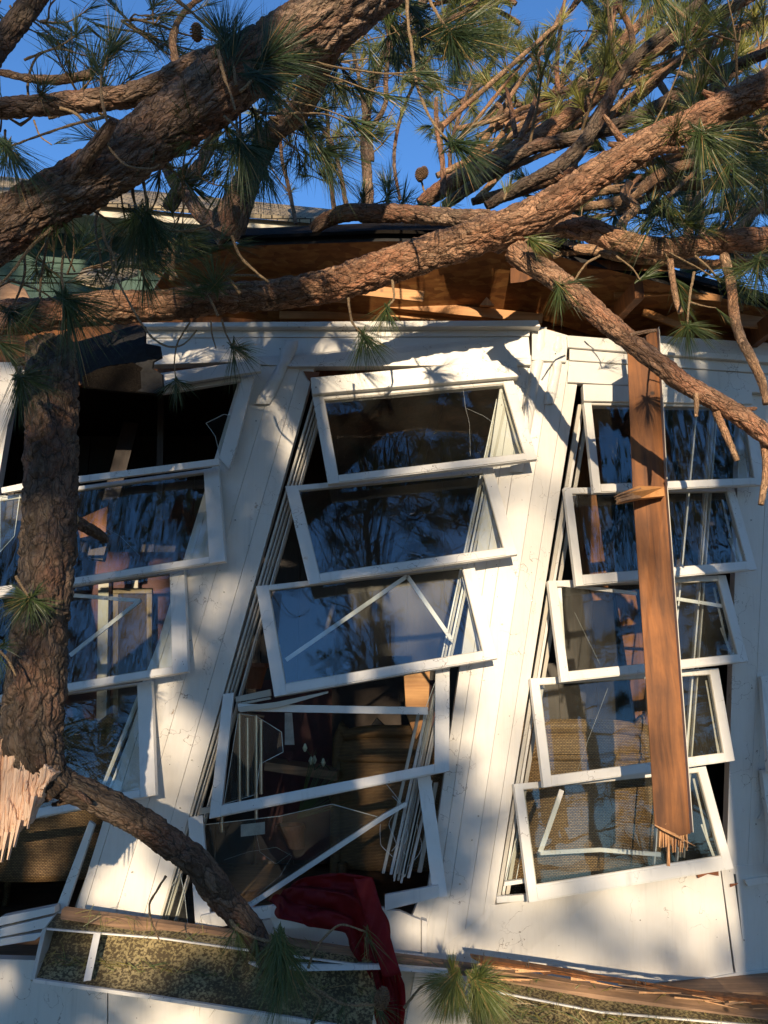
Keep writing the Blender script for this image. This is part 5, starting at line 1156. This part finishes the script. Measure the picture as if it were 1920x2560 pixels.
for i, (pp, ww, YY) in enumerate([
    ([(1340, 620), (1330, 300), (1300, 100), (1280, -60)], [20, 18, 16, 14], 7.6),
    ([(1300, 110), (1240, 90), (1180, 110), (1100, 150)], [12, 12, 10, 8], 7.2),
    ([(1300, 60), (1230, 20), (1150, 0), (1050, 20)], [12, 12, 10, 8], 7.2),
    ([(1310, 200), (1250, 190), (1190, 220), (1150, 260)], [12, 12, 10, 8], 7.2),
    ([(1320, 260), (1270, 270), (1230, 330), (1180, 400)], [12, 12, 10, 8], 7.0),
    ([(1290, 10), (1220, -40), (1100, -60)], [12, 10, 8], 7.0),
    ([(1330, 140), (1380, 200), (1450, 240)], [12, 10, 8], 7.4),
    ]):
    if i == 0: pp = [(1760, 620), (1700, 300), (1560, 100), (1400, -60)]
    pts, rs = lpx(pp, ww, YY); mb = MB(); ps_, T_ = tube(mb, pts, rs, 10, step=.03, rough=.2, seed=190 + i); mb.build('trunk' if i == 0 else 'limb', M['bark'], TF, smooth=True)
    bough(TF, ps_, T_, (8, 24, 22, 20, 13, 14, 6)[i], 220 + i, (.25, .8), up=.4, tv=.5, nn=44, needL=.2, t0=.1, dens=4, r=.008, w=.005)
TG = empty('pine_tree', P(1700, 640, 6.5), 'dense dark green pine boughs filling the gap behind the right-hand limb', 'pine tree')
for i, (pp, ww, YY) in enumerate([
    ([(1700, 900), (1720, 600), (1740, 350), (1760, 100), (1760, -50)], [30, 26, 24, 20, 14], 6.6),
    ([(1730, 480), (1600, 440), (1480, 470), (1400, 520)], [14, 12, 10, 8], 6.0),
    ([(1730, 420), (1840, 400), (1960, 440)], [14, 12, 10], 6.0),
    ([(1720, 560), (1620, 530), (1500, 540), (1420, 560)], [14, 12, 10, 8], 5.6),
    ([(1720, 540), (1840, 520), (1960, 540)], [14, 12, 10], 5.6),
    ([(1740, 300), (1860, 260), (1960, 280)], [14, 12, 10], 6.4),
    ([(1740, 200), (1640, 170), (1540, 220)], [14, 12, 10], 6.4),
    ([(1720, 620), (1840, 640), (1960, 660)], [14, 12, 10], 5.4),
    ([(1750, 120), (1860, 60), (1960, 40)], [14, 12, 10], 6.4),
    ]):
    pts, rs = lpx(pp, ww, YY); mb = MB(); ps_, T_ = tube(mb, pts, rs, 10, step=.03, rough=.2, seed=290 + i); mb.build('trunk' if i == 0 else 'limb', M['bark'], TG, smooth=True)
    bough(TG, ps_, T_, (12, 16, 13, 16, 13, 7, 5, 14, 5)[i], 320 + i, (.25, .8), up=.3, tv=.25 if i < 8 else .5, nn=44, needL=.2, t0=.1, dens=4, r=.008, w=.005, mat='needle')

# ---- standing pines behind the viewer: they shade the wall and show in the panes
def standing_pine(x, y, h, seed, label, crown0=.3, reach=2.2, nb_=34, dens=6, lean=0.0, big=1.0):
    rng = random.Random(seed); o = empty('standing_pine', (x, y, 0), label, 'pine tree', 'pines standing in front of the sunroom')
    mb = MB(); tr = [Vector((x, y, 0)), Vector((x + lean * .3 + rng.uniform(-.1, .1), y, h * .35)), Vector((x + lean * .7 + rng.uniform(-.2, .2), y, h * .7)), Vector((x + lean, y, h))]
    ps_, T_ = tube(mb, tr, [.19, .16, .10, .03], 14, .25, rough=.12, seed=seed); mb.build('trunk', M['bark'], o, smooth=True)
    nb = NB(seed); bm_ = MB()
    for k in range(nb_):
        t = crown0 + (1 - crown0) * (k + rng.random()) / nb_; i = min(int(t * (len(ps_) - 1)), len(ps_) - 1)
        a = rng.uniform(0, 6.28); L = reach * (1.15 - .8 * t) * rng.uniform(.6, 1.15)
        d = Vector((math.cos(a), math.sin(a), rng.uniform(-.1, .45))).normalized(); p = ps_[i]; pts = [p]
        for j in range(4):
            d = (d + Vector((rng.uniform(-.2, .2), rng.uniform(-.2, .2), rng.uniform(-.1, .2)))).normalized(); p = p + d * L / 4; pts.append(p)
        tube(bm_, pts, [.045 * (1.2 - t), .035 * (1.2 - t), .026 * (1.2 - t), .015, .008], 6, .2, rough=.1)
        for q in range(dens):
            j = rng.choice([2, 3, 3, 4, 4]); e = (d + Vector((rng.uniform(-1, 1), rng.uniform(-1, 1), rng.uniform(-.5, .9)))).normalized()
            m_ = pts[j] + e * rng.uniform(.15, .5)
            tube(bm_, [pts[j], m_], [.010, .006], 4, .3)
            nb.tuft(m_, e, .26 * big, 30, .7, .08, w=.012 * big, tv=.4 + rng.uniform(-.15, .15))
    bm_.build('branches', M['bark'], o); nb.build('crown', M['needle'], o); return o
STAND = [
    (-1.5, -9.0, 7.5, 501, 'short pine left of centre behind the viewer', .58, 1.6, 38, 5, .0),
    (-7.5, -13, 16, 502, 'tall pine farther back at left behind the viewer', .2, 2.8, 50, 8, 0),
    (2.9, -12, 8.2, 503, 'short bushy pine standing right behind the viewer', .3, 1.5, 44, 7, 0),
    (-2.4, -17, 16, 504, 'tall pine back left behind the viewer with a thin crown', .3, 2.0, 50, 7, .1),
    (8.0, -17, 17, 505, 'tall pine at the far right behind the viewer', .2, 3.0, 44, 7, 0),
    (-.6, -25, 11.5, 506, 'farthest pine behind the viewer', .4, 2.4, 28, 4, 0),
    (-5.6, -4.5, 17, 507, 'near pine high over the left side behind the viewer', .42, 3.2, 50, 7, .8, 1.9),  # from here down
    (6.6, -5.5, 17, 508, 'near pine high over the right side behind the viewer', .42, 3.2, 50, 7, -.6, 1.9),
    (1.9, -8.5, 19, 509, 'high-crowned pine behind the viewer whose lowest boughs start far up', .54, 3.4, 50, 8, 0, 2.0),
    (-9.5, -7, 17, 510, 'pine at the outer left edge behind the viewer', .1, 3.4, 50, 7, 0, 2.0),
    (10, -8, 17, 511, 'pine at the outer right edge behind the viewer', .1, 3.4, 50, 7, 0, 2.0),
    (-8.5, 1.0, 16, 512, 'pine beside the sunroom, left of the view', .08, 3.2, 50, 7, 0, 2.0),
    (9.0, .5, 16, 513, 'pine beside the sunroom, right of the view', .08, 3.2, 50, 7, 0, 2.0),
    (-2.3, -4.0, 18, 514, 'pine just behind the viewer on the left, all its boughs high overhead', .55, 3.4, 50, 8, 0, 2.3),  # added canopy, kept above the sun's path, to deepen the wall's shade
    (2.9, -3.6, 18, 515, 'pine just behind the viewer on the right, all its boughs high overhead', .55, 3.4, 50, 8, .2, 2.3),
    (-.5, -10, 5.6, 516, 'young pine straight behind the viewer, with a bare lower stem', .55, .85, 44, 9, 0, .9),  # put in to keep sun off the middle openings and scarf
    (2.05, -24, 9.4, 518, 'small thin-crowned pine far back right of centre behind the viewer', .50, 2.3, 34, 4, -.5),  # put in to mottle the over-lit lower right wall
    (-2.2, -8, 4.6, 517, 'young pine behind the viewer at left, the smallest of them all', .42, .8, 40, 9, 0, .9),  # put in to keep sun off the room at lower left
]
for a in STAND: standing_pine(*a)
side = [o_ for o_ in bpy.data.objects if o_.name.startswith('standing_pine')]
rng = random.Random(4); kk = 0
for sx in (-1, 1):
    for i in range(9):
        a = math.radians(24 + i * 9.5 + rng.uniform(-3, 3)); R_ = (24, 17, 21)[i % 3]; src = side[(9, 10, 1, 4)[kk % 4]]
        r_ = src.copy(); COL.objects.link(r_); r_.location = (sx * R_ * math.sin(a), 3.5 - R_ * math.cos(a), 0); r_.rotation_euler = (0, 0, rng.uniform(0, 6.28)); r_.scale = (1.05, 1.05, rng.uniform(.95, 1.2))
        r_['label'] = '%s in the wood %s of the viewer, %s from the front' % (('nearer pine', 'farther pine', 'middle pine')[i % 3], 'left' if sx < 0 else 'right', ('1st', '2nd', '3rd', '4th', '5th', '6th', '7th', '8th', '9th')[i])
        for ch in src.children: c_ = ch.copy(); COL.objects.link(c_); c_.parent = r_
        kk += 1
def bare_tree(x, y, h, seed, label):
    o = empty('bare_tree', (x, y, 0), label, 'tree'); rng = random.Random(seed); mb = MB(); tw = MB()
    def grow(p, d, L, r_, lev):
        pts = [p]; q = p; e = d
        for j in range(4):
            e = (e + Vector((rng.uniform(-.22, .22), rng.uniform(-.22, .22), rng.uniform(-.05, .18)))).normalized(); q = q + e * L / 4; pts.append(q)
        tube(mb if lev < 2 else tw, pts, [r_ * (1 - .13 * i) for i in range(5)], 8 if lev < 2 else 4, .15 if lev < 2 else .3, rough=.1, seed=seed)
        if lev < 4:
            for k in range(4 if lev else 7):
                b = pts[rng.choice([1, 2, 3, 4, 4])]; f = (e + Vector((rng.uniform(-1, 1), rng.uniform(-1, 1), rng.uniform(-.2, .9))) * .9).normalized()
                grow(b, f, L * rng.uniform(.45, .72), r_ * .5, lev + 1)
    tube(mb, [(x, y, 0), (x + .05, y, h * .15), (x, y + .05, h * .3)], [.13, .11, .10], 12, .15, rough=.1)
    grow(Vector((x, y, h * .29)), Vector((.05, .02, 1)), h * .42, .09, 0)
    mb.build('trunk', M['bark_old'], o, smooth=True); tw.build('twigs', M['twig'], o)
bare_tree(-.25, -3.4, 11, 601, 'leafless tree close behind the viewer, mirrored in the middle panes')
bare_tree(1.75, -4.6, 12, 602, 'leafless tree behind the viewer to the right, mirrored in the right panes')
